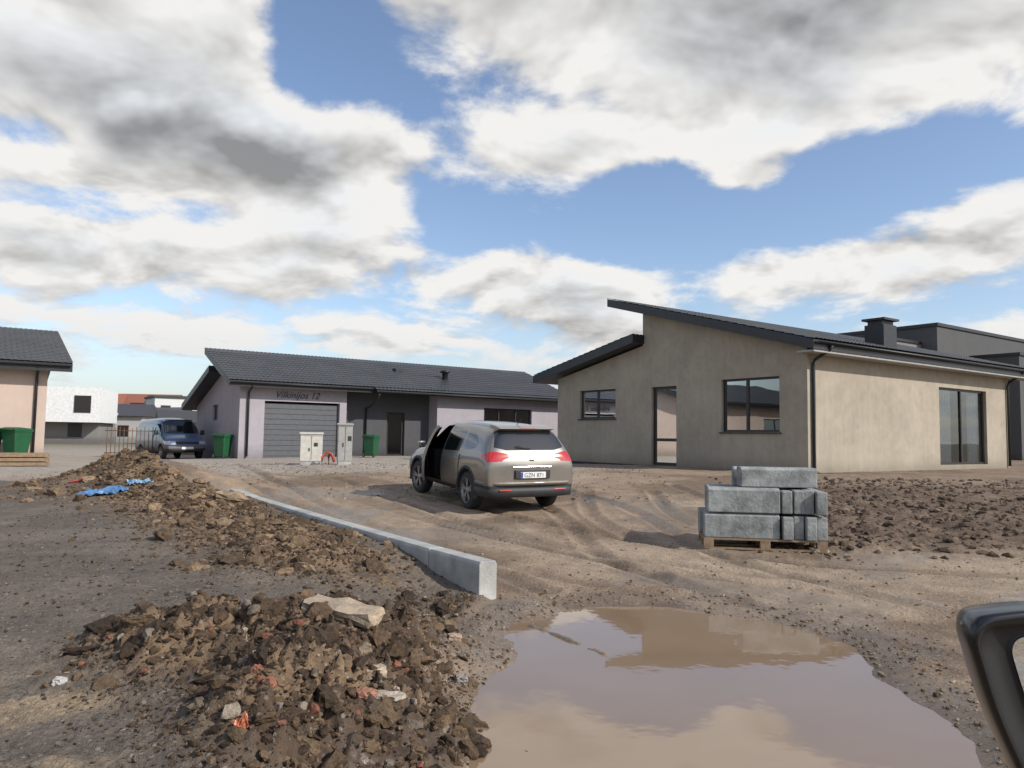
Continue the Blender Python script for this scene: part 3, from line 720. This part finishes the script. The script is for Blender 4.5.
pe=empty('red_conduit',(-6.0,24.6,gz(-6.0,24.6)))
tube('pipe_a',[(-.1,0,-.1),(-.08,0,.25),(.05,.02,.42),(.22,.05,.35),(.3,.05,.1)],.045,M_or,pe)
tube('pipe_b',[(.12,.1,-.1),(.1,.1,.3),(.2,.1,.38)],.04,M_or,pe)
fe=empty('metal_rod_fence',(-17.2,35.0,gz(-17.2,35)),.5)
M_rust=simple('rusty_steel',(.13,.07,.045),.8)
for i in range(15): tube('rod',[(-1.2+i*.17,0,-.1),(-1.2+i*.17,0,1.45+.05*math.sin(i*3))],.018,M_rust,fe,6)
for z_ in(.3,1.3): tube('rail',[(-1.3,0,z_),(1.3,0,z_)],.02,M_rust,fe,6)
sf=empty('site_fence',(-20.0,42.0,.2),.25)
boxes('fence_posts',[(i*1.6-.04,i*1.6+.04,-.04,.04,0,1.25) for i in range(8)],M_rust,sf)
boxes('fence_boards',[(i*1.6+.05,i*1.6+1.55,-.015,.015,z_,z_+.2) for i in range(7) for z_ in(.15,.5,.85)],M_wood,sf)
pl=empty('timber_pile',(-15.0,23.0,gz(-15.0,23.0)),.4)
for i in range(4):
    for j in range(3): box('plank',-1.0+.05*j,1.0-.08*i,-.5+.3*i,-.26+.3*i,.02+.13*j,.12+.13*j,M_wood,pl)

# ---------------------------------------------------------------- concrete block stack on pallet
PX,PY=3.50,10.75
K=empty('concrete_block_stack',(PX,PY,gz(PX,PY)+.0),math.radians(-9))
L=[]
for i in range(7): L.append((-.80,.80,-.42+i*.125,-.42+i*.125+.095,.125,.147))
for yy in(-.42,-.04,.34): L.append((-.80,.80,yy,yy+.095,.0,.022))
boxes('pallet_boards',L,M_wood,K)
boxes('pallet_blocks',[(x_,x_+.13,yy,yy+.095,.022,.103) for x_ in(-.8,-.06,.67) for yy in(-.42,-.04,.34)]+[(x_,x_+.13,-.42,.435,.1035,.1245) for x_ in(-.8,-.06,.67)],M_wood,K)
def cblock(x0,x1,y0,y1,z0,z1,rz=0,ch=.03):
    cx,cy=(x0+x1)/2,(y0+y1)/2;w,d=(x1-x0)/2,(y1-y0)/2
    V=[];c=ch
    prof=[(-d,z0),(d,z0),(d,z1),(-d+c*2,z1),(-d,z1-c)]
    for sx in(-w,w):
        for y_,z_ in prof:V.append((sx,y_,z_))
    k=5;F=[tuple(range(k)),tuple(range(2*k-1,k-1,-1))]+[(j,(j+1)%k,k+(j+1)%k,k+j) for j in range(k)]
    o=fixn(mk('curb_block',V,F,M_concW,K));o.location=(cx,cy,0);o.rotation_euler=(0,0,rz);b_=o.modifiers.new('b','BEVEL');b_.width=.012;b_.segments=2
r=random.Random(3)
zc=.15
for lay in range(2):
    h=.335
    for j in range(3): cblock(-.76+r.uniform(-.05,.03)+(.06 if lay else 0),.20+r.uniform(-.02,.01),-.40+j*.28,-.40+j*.28+.265,zc,zc+h,r.uniform(-.02,.02))
    for i in range(4):
        xx=.23+i*.145;cblock(xx,xx+.135,-.41+r.uniform(-.06,.05),.42,zc,zc+h-.01-r.uniform(0,.02),r.uniform(-.03,.03),.012)
    zc+=h+.008
cblock(-.30,.72,-.24,.06,zc,zc+.27,.07);cblock(-.34,.66,.09,.36,zc,zc+.26,-.03)
chunk('concrete_chunk',4.15,10.3,.25,.12,.07,.3,.2,(.3,.24,.18),21)

# ---------------------------------------------------------------- vehicles
def loft(name,st,mats,sub=3):
    V=[];F=[];rings=[]
    for (x,zb_,ws,w,zm,wb,zbelt,wr,zr,zt_) in st:
        h=[(0,zb_),(ws*.6,zb_),(ws,zb_+.04),(w,zm-.14),(w,zm+.10),(wb,zbelt),(wr,zr),(wr*.6,zt_-.008),(0,zt_)]
        ring=h+[(-y,z) for y,z in h[-2:0:-1]]
        rings.append([len(V)+i for i in range(len(ring))]);V+=[(x,y,z) for y,z in ring]
    k=len(rings[0])
    for i in range(len(rings)-1):
        for j in range(k):F.append((rings[i][j],rings[i][(j+1)%k],rings[i+1][(j+1)%k],rings[i+1][j]))
    for R,rev in((rings[0],False),(rings[-1],True)):
        for j in range(8):
            if j==0:F.append((R[0],R[1],R[k-1]))
            elif j==7:F.append((R[7],R[8],R[9]))
            else:F.append((R[j],R[j+1],R[k-j-1],R[k-j]))
    o=mk(name,V,F,mats[0],None,True,mats=mats);fixn(o)
    m=o.modifiers.new('s','SUBSURF');m.levels=sub;m.render_levels=sub
    return o
def bake(o):
    dg=bpy.context.evaluated_depsgraph_get();me=bpy.data.meshes.new_from_object(o.evaluated_get(dg));o.modifiers.clear();o.data=me;return o
def paint(bm,ax,poly,mi,cond,ret=False):
    idx=0 if ax=='Y' else 1
    cx=sum(p[0] for p in poly)/len(poly);cz=sum(p[1] for p in poly)/len(poly)
    lo=(min(p[0] for p in poly)-.12,min(p[1] for p in poly)-.12);hi=(max(p[0] for p in poly)+.12,max(p[1] for p in poly)+.12)
    pl=[]
    for i in range(len(poly)):
        a=poly[i];b_=poly[(i+1)%len(poly)];nx_,nz_=-(b_[1]-a[1]),(b_[0]-a[0])
        if nx_*(cx-a[0])+nz_*(cz-a[1])<0:nx_,nz_=-nx_,-nz_
        l=math.hypot(nx_,nz_);pl.append((a,nx_/l,nz_/l))
    def cand():
        out=[]
        for f in bm.faces:
            c=f.calc_center_median()
            if lo[0]<c[idx]<hi[0] and lo[1]<c.z<hi[1] and cond(c,f.normal):out.append(f)
        return out
    for a,nx_,nz_ in pl:
        fs=cand();es={e for f in fs for e in f.edges};vs={v for f in fs for v in f.verts}
        co=(a[0],0,a[1]) if ax=='Y' else (0,a[0],a[1]);no=(nx_,0,nz_) if ax=='Y' else (0,nx_,nz_)
        bmesh.ops.bisect_plane(bm,geom=list(vs)+list(es)+fs,plane_co=co,plane_no=no,dist=.0005)
    bm.normal_update();res=[]
    for f in cand():
        c=f.calc_center_median()
        if all((c[idx]-a[0])*nx_+(c.z-a[1])*nz_>0 for a,nx_,nz_ in pl):
            if mi is not None:f.material_index=mi
            res.append(f)
    return res
def wheel(par,x,y,r,w,sgn,steer=0,spokes=5):
    e=bpy.data.objects.new('wheel',None);e.location=(x,y,r);e.rotation_euler=(0,0,steer+(0 if sgn>0 else math.pi));link(e,par)
    lathe('tyre',[(r*.64,-w/2+.01),(r*.7,-w/2),(r*.9,-w/2+.005),(r*.985,-w/2+.03),(r,-w/2+.06),(r,w/2-.06),(r*.985,w/2-.03),(r*.9,w/2-.005),(r*.7,w/2),(r*.64,w/2-.01)],M_rub,e,40)
    lathe('rim_barrel',[(r*.66,w/2+.002),(r*.68,w/2+.006),(r*.645,w/2-.01),(r*.61,w/2-.04),(r*.59,w/2-.12)],M_alu,e,40)
    lathe('hub_back',[(0.01,w/2-.115),(r*.6,w/2-.115)],M_plast,e,24)
    lathe('hub_cap',[(.075,w/2-.06),(.07,w/2-.02),(.03,w/2-.012),(.001,w/2-.012)],M_alu,e,20)
    for k in range(spokes):
        for dd in(-.16,.16):
            a=2*math.pi*k/spokes+.3;a2=a+dd
            p0=Vector((.05*math.cos(a),0,.05*math.sin(a)));p1=Vector((r*.65*math.cos(a2),0,r*.65*math.sin(a2)))
            d=(p1-p0).normalized();n_=Vector((-d.z,0,d.x))*.020
            yb_,yt=w/2-.06,w/2-.015
            V=[];
            for p,s_ in((p0,1),(p1,.8)):
                for q_ in(-1,1):
                    for yy in(yb_,yt+(.0 if s_==1 else .006)): V.append((p.x+n_.x*q_*s_,yy,p.z+n_.z*q_*s_))
            fixn(mk('spoke',V,[(0,1,3,2),(4,6,7,5),(0,4,5,1),(2,3,7,6),(0,2,6,4),(1,5,7,3)],M_alu,e))
def archring(par,x,r0,r1,y,mat):
    V=[];F=[];n=24
    for k in range(n+1):
        a=math.radians(-12)+math.radians(204)*k/n
        for rr,yy in((r0,y-.05),(r0,y),(r1,y-.008),(r1,y-.06)):
            V.append((x+rr*math.cos(a),yy,.35+rr*math.sin(a)))
    for k in range(n):
        for j in range(3):F.append((k*4+j,k*4+j+1,k*4+j+5,k*4+j+4))
    mk('wheel_arch_trim',V,F,mat,par,True)
def cut(o,wx,wr_,zc_,wd=1.2):
    for x in wx:
        bm=bmesh.new();bmesh.ops.create_cone(bm,cap_ends=True,segments=40,radius1=wr_,radius2=wr_,depth=wd*2,matrix=Matrix.Translation((x,0,zc_))@Matrix.Rotation(math.pi/2,4,'X'))
        me=bpy.data.meshes.new('c');bm.to_mesh(me);bm.free()
        for m in o.data.materials: me.materials.append(m)
        me.polygons.foreach_set('material_index',[2]*len(me.polygons))
        c=bpy.data.objects.new('cutter',me);link(c)
        m=o.modifiers.new('b','BOOLEAN');m.operation='DIFFERENCE';m.object=c;m.solver='EXACT'
        bake(o);bpy.data.objects.remove(c)
def build_suv():
    st=[(-2.23,.42,.70,.80,.60,.78,.80,.66,.86,.88),(-2.19,.34,.84,.90,.66,.88,.95,.74,1.03,1.05),(-2.12,.31,.87,.915,.70,.89,1.03,.755,1.15,1.17),
    (-2.01,.30,.88,.92,.72,.895,1.06,.715,1.34,1.36),(-1.90,.28,.89,.925,.75,.90,1.08,.655,1.51,1.545),(-1.74,.26,.90,.925,.75,.90,1.08,.64,1.555,1.60),
    (-1.0,.25,.90,.925,.75,.89,1.05,.645,1.59,1.63),(-.3,.25,.90,.92,.72,.885,1.02,.65,1.595,1.64),(.30,.25,.90,.92,.72,.885,1.00,.65,1.565,1.615),
    (.62,.25,.90,.92,.72,.88,1.00,.61,1.47,1.53),(1.0,.25,.90,.92,.70,.87,.985,.66,1.22,1.26),(1.32,.25,.90,.92,.70,.86,.97,.74,1.04,1.07),
    (1.7,.26,.88,.915,.68,.83,.93,.70,.98,1.01),(2.02,.28,.84,.88,.64,.78,.86,.62,.90,.93),(2.15,.32,.75,.80,.58,.72,.76,.5,.80,.82),(2.21,.38,.6,.68,.55,.6,.68,.4,.70,.71)]
    E_=empty('parked_car')
    mats=[M_paint,M_cgl,M_plast,M_red,M_lamp]
    o=loft('body',st,mats);bake(o);cut(o,(-1.32,1.32),.41,.36)
    bm=bmesh.new();bm.from_mesh(o.data);bm.normal_update()
    sideL=lambda c,n:abs(c.y)>.45 and abs(n.y)>.3
    rear=lambda c,n:c.x<-1.6 and n.x<-.25
    frontc=lambda c,n:c.x>.3 and n.x>.1
    for P in([(1.02,1.04),(.46,1.45),(.04,1.485),(.04,1.04)],[(-.05,1.03),(-.05,1.505),(-.84,1.495),(-.98,1.07)],[(-1.04,1.08),(-.91,1.49),(-1.22,1.46),(-1.62,1.25),(-1.52,1.15)]): paint(bm,'Y',P,1,sideL)
    paint(bm,'Y',[(-2.3,.1),(2.3,.1),(2.3,.40),(-2.3,.40)],2,lambda c,n:abs(c.y)>.3)
    paint(bm,'X',[(-1,.1),(1,.1),(1,.52),(-1,.52)],2,lambda c,n:c.x<-1.72)
    paint(bm,'X',[(-.95,.28),(.95,.28),(.95,.45),(-.95,.45)],2,lambda c,n:c.x>1.8)
    paint(bm,'X',[(-.72,1.20),(-.50,1.15),(.50,1.15),(.72,1.20),(.62,1.49),(-.62,1.49)],1,rear)
    paint(bm,'X',[(-.78,1.08),(.78,1.08),(.60,1.50),(-.60,1.50)],1,frontc)
    for s_ in(-1,1):
        paint(bm,'X',[(s_*.46,1.02),(s_*.70,.95),(s_*1.0,.94),(s_*1.0,1.11),(s_*.72,1.13),(s_*.48,1.09)],3,rear)
        paint(bm,'X',[(s_*.52,.78),(s_*1.0,.84),(s_*1.0,.94),(s_*.62,.90)],4,lambda c,n:c.x>1.8)
    paint(bm,'Y',[(-2.3,.945),(-1.92,.98),(-1.86,1.08),(-2.3,1.11)],3,lambda c,n:abs(c.y)>.6)
    door=paint(bm,'Y',[(.90,.41),(1.07,1.00),(.47,1.50),(-.01,1.53),(-.01,.41)],None,lambda c,n:c.y>.45 and n.y>.2)
    hx,hy=.98,.90
    vm={};dv=[];df=[];dm=[]
    for f in door:
        q=[]
        for v in f.verts:
            k=tuple(round(t,5) for t in v.co)
            if k not in vm: vm[k]=len(dv);dv.append((v.co.x-hx,v.co.y-hy,v.co.z))
            q.append(vm[k])
        df.append(q);dm.append(f.material_index)
    bmesh.ops.delete(bm,geom=door,context='FACES')
    bm.to_mesh(o.data);bm.free();o.parent=E_
    o.data.polygons.foreach_set('use_smooth',[True]*len(o.data.polygons));o.name='body'
    mats_d=[M_paint,M_glc,M_plast,M_red,M_lamp]
    d=mk('open_door',dv,df,None,E_,False,mats=mats_d,fm=dm);sm=d.modifiers.new('s','SOLIDIFY');sm.thickness=.05;sm.offset=-1
    d.location=(hx,hy,0);d.rotation_euler=(0,0,math.radians(-22))
    mk('door_trim',[(-.95,-.075,.45),(-.05,-.075,.45),(-.05,-.075,1.0),(-.95,-.075,1.02)],[(0,1,2,3)],M_plast,d)
    boxes('interior',[(-1.7,1.0,-.78,.78,.32,.42),(.75,1.05,-.75,.75,.42,.98)],M_plast,E_)
    for sy in(-.38,.38):
        for sx in(.1,-.8):
            box('seat_cushion',sx-.25,sx+.3,sy-.24,sy+.24,.42,.62,M_seat,E_,.05)
            box('seat_back',sx-.38,sx-.22,sy-.24,sy+.24,.6,1.2,M_seat,E_,.05);box('headrest',sx-.38,sx-.28,sy-.13,sy+.13,1.23,1.40,M_seat,E_,.03)
    for x in(-1.32,1.32):
        for s_ in(-1,1): wheel(E_,x,s_*.80,.355,.225,s_,.12 if x>0 else 0)
        archring(E_,x,.41,.47,.934,M_plast)
    for x in(-1.32,1.32):
        e2=bpy.data.objects.new('arch_right',None);link(e2,E_);e2.scale=(1,-1,1);archring(e2,x,.41,.47,.934,M_plast)
    prismY('rear_spoiler',[(-1.55,1.600),(-1.78,1.588),(-2.00,1.545),(-2.005,1.530),(-1.88,1.50),(-1.6,1.55)],-.57,.57,M_paint,E_,.012)
    box('brake_light_high',-2.012,-2.002,-.16,.16,1.530,1.543,M_red,E_)
    pth=[(-1.72,.925),(-1.95,.93),(-2.12,.885),(-2.22,.76),(-2.262,.50),(-2.275,0)];pth=smooth_path(pth,5);pth=pth+[(a_,-b__) for a_,b__ in pth[-2::-1]]
    for nm_,z0_,z1_,of_,mt_ in(('bumper_lower',.30,.49,.0,M_plast),('bumper_upper',.505,.60,.012,M_paint)):
        V=[];F=[];m_=len(pth)
        for (a_,b__) in pth:
            cx_,cy_=a_+1.0,b__;l_=math.hypot(cx_,cy_)
            for k_,(zz_,in_) in enumerate(((z0_-.0,.10),(z0_+.02,.0),(z0_+(z1_-z0_)*.6,-.006),(z1_-.015,.0),(z1_,.05))):
                V.append((a_-cx_/l_*(in_+of_-.012),b__-cy_/l_*(in_+of_-.012),zz_))
        for i_ in range(m_-1):
            for k_ in range(4):F.append((i_*5+k_,i_*5+k_+1,(i_+1)*5+k_+1,(i_+1)*5+k_))
        fixn(mk(nm_,V,F,mt_,E_,True))
    for s_ in(-1,1):
        for x in(-.85,.15):
            if s_==1 and x>0: continue
            box('door_handle',x-.1,x+.09,s_*.915,s_*.935,.91,.945,M_paint,E_,.008)
        box('side_mirror',.78,.90,s_*.93,s_*1.10,1.02,1.16,M_paint,E_,.04)
        box('reflector',-2.285,-2.22,s_*.56-.12,s_*.56+.12,.425,.455,M_red,E_,.005)
        tube('exhaust',[(-2.24,s_*.5,.36),(-2.05,s_*.5,.36)],.035,M_alu,E_)
    box('plate_recess',-2.262,-2.20,-.36,.36,.645,.80,M_plast,E_,.01)
    box('license_plate',-2.272,-2.263,-.26,.26,.655,.765,M_white,E_,.002)
    box('plate_blue_band',-2.2745,-2.2725,.215,.257,.66,.76,simple('eu_blue',(.02,.05,.35),.5),E_)
    text('plate_text','GZN 871',.105,M_plast,E_,(-2.2740,.19,.672),(math.pi/2,0,-math.pi/2),0,.0008)
    box('hatch_chrome_strip',-2.235,-2.20,-.40,.40,.845,.865,M_chrome,E_,.005)
    box('badge',-2.215,-2.16,-.06,.06,.955,1.0,M_chrome,E_,.01)
    tube('rear_wiper',[(-2.14,.0,1.18),(-2.12,.30,1.22)],.010,M_plast,E_,6)
    tube('antenna',[(-1.55,0,1.59),(-1.75,0,1.70)],.006,M_plast,E_,6)
    for s_ in((1,-1)):
        for X0,Z0,Z1 in((-.93,.42,1.09),(-.03,.42,1.06)):
            if s_==1 and X0>-.5: continue
            tube('door_gap',[(X0,s_*.921,Z0+.0),(X0,s_*.926,.65),(X0,s_*.924,.85),(X0,s_*.893,1.01)],.006,M_plast,E_,6)
    return E_
car=build_suv()
def place(e,x,y,ang,wb=2.64,tr=1.6,sc_=1.0):
    f=Vector((math.cos(ang),math.sin(ang)));l=Vector((-f.y,f.x))
    zf=[gz(x+f.x*wb/2+l.x*s*tr/2,y+f.y*wb/2+l.y*s*tr/2) for s in(-1,1)];zr=[gz(x-f.x*wb/2+l.x*s*tr/2,y-f.y*wb/2+l.y*s*tr/2) for s in(-1,1)]
    pf=Vector((f.x*wb,f.y*wb,sum(zf)/2-sum(zr)/2)).normalized();pL=Vector((l.x*tr,l.y*tr,(zf[1]+zr[1]-zf[0]-zr[0])/2)).normalized()
    up=pf.cross(pL).normalized();pL=up.cross(pf)
    m=Matrix(((pf.x,pL.x,up.x,x),(pf.y,pL.y,up.y,y),(pf.z,pL.z,up.z,(sum(zf)+sum(zr))/4-.012),(0,0,0,1)));e.matrix_world=m@Matrix.Scale(sc_,4)
place(car,-.60,15.40,math.radians(117),sc_=.965)
def build_van():
    st=[(-2.45,.45,.80,.86,.70,.84,1.1,.74,1.72,1.78),(-2.40,.35,.86,.91,.75,.89,1.15,.80,1.82,1.90),(-2.2,.32,.88,.92,.8,.90,1.15,.82,1.85,1.94),(-1,.30,.88,.92,.8,.90,1.15,.82,1.85,1.95),(.4,.30,.88,.92,.8,.90,1.15,.81,1.85,1.95),
    (.95,.30,.88,.92,.8,.90,1.13,.79,1.78,1.87),(1.25,.30,.88,.92,.78,.89,1.10,.78,1.55,1.62),(1.62,.30,.88,.92,.75,.88,1.02,.80,1.14,1.18),(1.85,.30,.87,.91,.72,.86,.96,.74,1.04,1.07),(2.15,.32,.84,.88,.66,.83,.86,.70,.92,.95),(2.28,.34,.80,.85,.60,.80,.72,.6,.78,.79),(2.32,.42,.7,.78,.56,.7,.64,.5,.68,.69)]
    E_=empty('parked_van');mats=[M_paintb,M_cgl,M_plast,M_red,M_lamp]
    o=loft('body',st,mats);bake(o);cut(o,(-1.45,1.45),.39,.34)
    bm=bmesh.new();bm.from_mesh(o.data);bm.normal_update()
    sl=lambda c,n:abs(c.y)>.5 and abs(n.y)>.3
    for P in([(1.36,1.15),(1.0,1.66),(.35,1.70),(.35,1.16)],[(.22,1.18),(.22,1.70),(-.85,1.70),(-.85,1.18)],[(-1.0,1.18),(-1.0,1.70),(-2.15,1.68),(-2.15,1.18)]): paint(bm,'Y',P,1,sl)
    paint(bm,'X',[(-.80,1.18),(.80,1.18),(.70,1.76),(-.70,1.76)],1,lambda c,n:c.x>.7 and n.x>.1)
    paint(bm,'X',[(-.5,.68),(.5,.68),(.5,.80),(-.5,.80)],2,lambda c,n:c.x>1.9)
    paint(bm,'X',[(-1,.1),(1,.1),(1,.50),(-1,.50)],2,lambda c,n:c.x>1.9)
    paint(bm,'X',[(-1,.1),(1,.1),(1,.50),(-1,.50)],2,lambda c,n:c.x<-2.1)
    for s_ in(-1,1): paint(bm,'X',[(s_*.52,.68),(s_*.9,.68),(s_*.9,.84),(s_*.52,.82)],4,lambda c,n:c.x>1.8)
    bm.to_mesh(o.data);bm.free();o.parent=E_;o.data.polygons.foreach_set('use_smooth',[True]*len(o.data.polygons))
    for x in(-1.45,1.45):
        for s_ in(-1,1): wheel(E_,x,s_*.80,.325,.2,s_)
    for s_ in(-1,1): box('side_mirror',1.15,1.27,s_*.95,s_*1.12,1.12,1.35,M_plast,E_,.03)
    box('license_plate',2.325,2.335,-.26,.26,.46,.57,M_white,E_)
    box('sun_visor_strip',1.0,1.04,-.6,.6,1.79,1.83,M_plast,E_)
    return E_
van=build_van();place(van,-16.15,36.2,math.radians(-48),2.9)

# ---------------------------------------------------------------- side mirror of the car the picture was taken from
R_=empty('car_side_mirror')
O=smooth_path([(.492,1.395),(.487,1.42),(.497,1.438),(.53,1.445),(.58,1.449),(.63,1.447),(.65,1.42),(.652,1.33),(.63,1.25),(.59,1.225),(.555,1.24),(.532,1.285),(.508,1.342),(.492,1.395)],5)[:-1]
DX=.016;DZ=-.008
def ring(s,y,dx=0,dz=0):
    cx,cz=.585,1.345;return [((cx+(x-cx)*s+dx+DX),y,(cz+(z-cz)*s+dz+DZ)) for x,z in O]
rings=[ring(.90,.842),ring(.985,.836),ring(1,.85),ring(.98,.89,.01),ring(.90,.94,.03),ring(.74,.985,.05),ring(.42,1.01,.06),ring(.05,1.015,.06)]
n=len(O);V=[p for r_ in rings for p in r_];F=[(i*n+k,i*n+(k+1)%n,(i+1)*n+(k+1)%n,(i+1)*n+k) for i in range(len(rings)-1) for k in range(n)]
F.append(tuple(range(len(V)-n,len(V))))
M_gloss=simple('black_housing_paint',(.006,.006,.007),.3,coat=.15)
M_rim=simple('black_rim_plastic',(.008,.008,.009),.45)
fixn(mk('housing',V,F,M_gloss,R_,True))
a=ring(.90,.842);b_=ring(.72,.872,.030);c_=ring(.70,.868,.032)
V=a+b_+c_;F=[(i*n+k,i*n+(k+1)%n,(i+1)*n+(k+1)%n,(i+1)*n+k) for i in range(2) for k in range(n)]
mk('inner_rim',V,F,M_rim,R_,True)
mm_=simple('mirror_silver',(.75,.78,.80),.01,metal=1,var=0)
mk('mirror_glass',ring(.71,.867,.032),[tuple(range(n))],mm_,R_)
tube('arm',[(.66,.92,1.25),(.72,.93,1.18),(.82,.93,1.12)],.03,M_plast,R_,12)

# ---------------------------------------------------------------- sun, sky, camera
az_v=Vector((.90,-.44)).normalized();el=math.radians(34)
to_sun=Vector((az_v.x*math.cos(el),az_v.y*math.cos(el),math.sin(el)))
sl=bpy.data.lights.new('sun','SUN');sl.energy=4.3;sl.angle=math.radians(.55);sl.color=(1,.955,.88)
so=bpy.data.objects.new('sun',sl);so.rotation_euler=to_sun.to_track_quat('Z','Y').to_euler();link(so);so.location=(20,-20,30)
W=bpy.data.worlds.new('World');scene.world=W;W.use_nodes=True;nt=W.node_tree
bg=nt.nodes['Background'];bg.inputs[1].default_value=.1
sky=N(nt,'ShaderNodeTexSky');sky.sky_type='NISHITA';sky.sun_disc=False;sky.sun_elevation=el;sky.sun_rotation=math.atan2(az_v.x,az_v.y);sky.air_density=1.0;sky.dust_density=.8;sky.ozone_density=1.6
tc=N(nt,'ShaderNodeTexCoord').outputs['Generated']
sep=N(nt,'ShaderNodeSeparateXYZ');nt.links.new(tc,sep.inputs[0]);sx,sy,sz_=sep.outputs
zc_=mathn(nt,'ADD',mathn(nt,'MAXIMUM',sz_,0.0),.28)
def comb(a,b,c=0.0):
    n=N(nt,'ShaderNodeCombineXYZ')
    for i,v in enumerate((a,b,c)):
        if isinstance(v,(int,float)):n.inputs[i].default_value=v
        else:nt.links.new(v,n.inputs[i])
    return n.outputs[0]
P=comb(mathn(nt,'DIVIDE',sx,zc_),mathn(nt,'DIVIDE',sy,zc_),3.1)
azn=mathn(nt,'ARCTAN2',sx,sy);eln=mathn(nt,'ARCSINE',sz_)
AE=comb(azn,eln)
def D(u,v):
    a=(u-512)/760;b_=(384-v+.015*(u-512))/760;p=math.radians(3.99)
    y=math.cos(p)-b_*math.sin(p);z=math.sin(p)+b_*math.cos(p)
    return math.atan2(a,y),math.atan2(z,math.hypot(a,y))
blobs=[ # bearing/elevation of each cloud bank (positive) and clear gap (negative)
 (D(90,60),(.34,.16),.17),(D(330,180),(.18,.09),.16),(D(150,170),(.30,.09),.10),(D(250,265),(.34,.055),.15),(D(20,250),(.12,.07),.14),
 (D(640,0),(.42,.10),.22),(D(740,70),(.16,.10),.18),(D(570,150),(.13,.05),.13),(D(960,20),(.25,.12),.18),
 (D(750,182),(.070,.032),.24),(D(890,262),(.20,.045),.17),(D(560,285),(.22,.055),.19),(D(1010,200),(.08,.05),.10),(D(380,335),(.35,.03),.10),
 (D(315,45),(.09,.11),-.30),(D(400,100),(.07,.04),-.10),(D(670,215),(.18,.075),-.28),(D(480,215),(.09,.045),-.14),(D(900,170),(.20,.055),-.26),(D(800,225),(.10,.03),-.10),(D(30,135),(.08,.035),-.16),(D(690,290),(.06,.04),-.10),(D(100,208),(.2,.03),-.12)]
acc=None
for (c,s_,w) in blobs:
    d=N(nt,'ShaderNodeVectorMath',operation='SUBTRACT');nt.links.new(AE,d.inputs[0]);d.inputs[1].default_value=(c[0],c[1],0)
    q=N(nt,'ShaderNodeVectorMath',operation='MULTIPLY');nt.links.new(d.outputs[0],q.inputs[0]);q.inputs[1].default_value=(1/(s_[0]*1.35),1/(s_[1]*1.35),0)
    l=N(nt,'ShaderNodeVectorMath',operation='LENGTH');nt.links.new(q.outputs[0],l.inputs[0])
    m=mapr(nt,l.outputs['Value'],0,1,w,0,True)
    acc=m if acc is None else mathn(nt,'ADD',acc,m)
def scalev(v,s):
    n=N(nt,'ShaderNodeVectorMath',operation='MULTIPLY');nt.links.new(v,n.inputs[0]);n.inputs[1].default_value=(s,s,1);return n.outputs[0]
low=noise(nt,P,1.3,2,.5);mid0=noise(nt,P,3.4,9,.60,.2);mid1=noise(nt,scalev(P,.95),3.4,4,.55,.2);midl=noise(nt,P,3.4,4,.55,.2)
n0=mathn(nt,'ADD',mathn(nt,'MULTIPLY',low,.40),mathn(nt,'MULTIPLY',mid0,.68))
dc=mathn(nt,'ADD',n0,acc)
alpha=mapr(nt,dc,.505,.63,0,1,True)
nl=mathn(nt,'ADD',mathn(nt,'ADD',mathn(nt,'MULTIPLY',low,.40),mathn(nt,'MULTIPLY',midl,.68)),acc)
thick=mapr(nt,nl,.65,.90,0,1,True)
rel=mathn(nt,'SUBTRACT',midl,mid1)
lum=mathn(nt,'ADD',mathn(nt,'SUBTRACT',.93,mathn(nt,'MULTIPLY',thick,.43)),mathn(nt,'MULTIPLY',rel,2.0))
lum=mathn(nt,'ADD',lum,mathn(nt,'MULTIPLY',mathn(nt,'SUBTRACT',mid0,.5),.35))
lum=mathn(nt,'MAXIMUM',mathn(nt,'MINIMUM',lum,.98),.33)
lum=mathn(nt,'MULTIPLY',lum,9.2)
warm=mixc(nt,thick,(1,.985,.96),(.93,.96,1.0))
vs_=N(nt,'ShaderNodeVectorMath',operation='SCALE');nt.links.new(warm,vs_.inputs[0]);nt.links.new(lum,vs_.inputs['Scale'])
skb=N(nt,'ShaderNodeVectorMath',operation='MULTIPLY');nt.links.new(sky.outputs[0],skb.inputs[0]);skb.inputs[1].default_value=(1.72,1.66,1.70)
cfin=mixc(nt,alpha,skb.outputs[0],vs_.outputs[0])
hz=mapr(nt,sz_,0,.16,.55,0,True)
cfin=mixc(nt,hz,cfin,(4.8,5.6,6.3))
nt.links.new(cfin,bg.inputs[0])

cam=bpy.data.cameras.new('camera');cam.sensor_width=36;cam.lens=36*760/1024;cam.clip_start=.05;cam.clip_end=6000
co_=bpy.data.objects.new('camera',cam);link(co_);co_.matrix_world=Matrix.Translation((0,0,1.62))@Matrix.Rotation(math.radians(90+3.99),4,'X')@Matrix.Rotation(.015,4,'Z')
scene.camera=co_
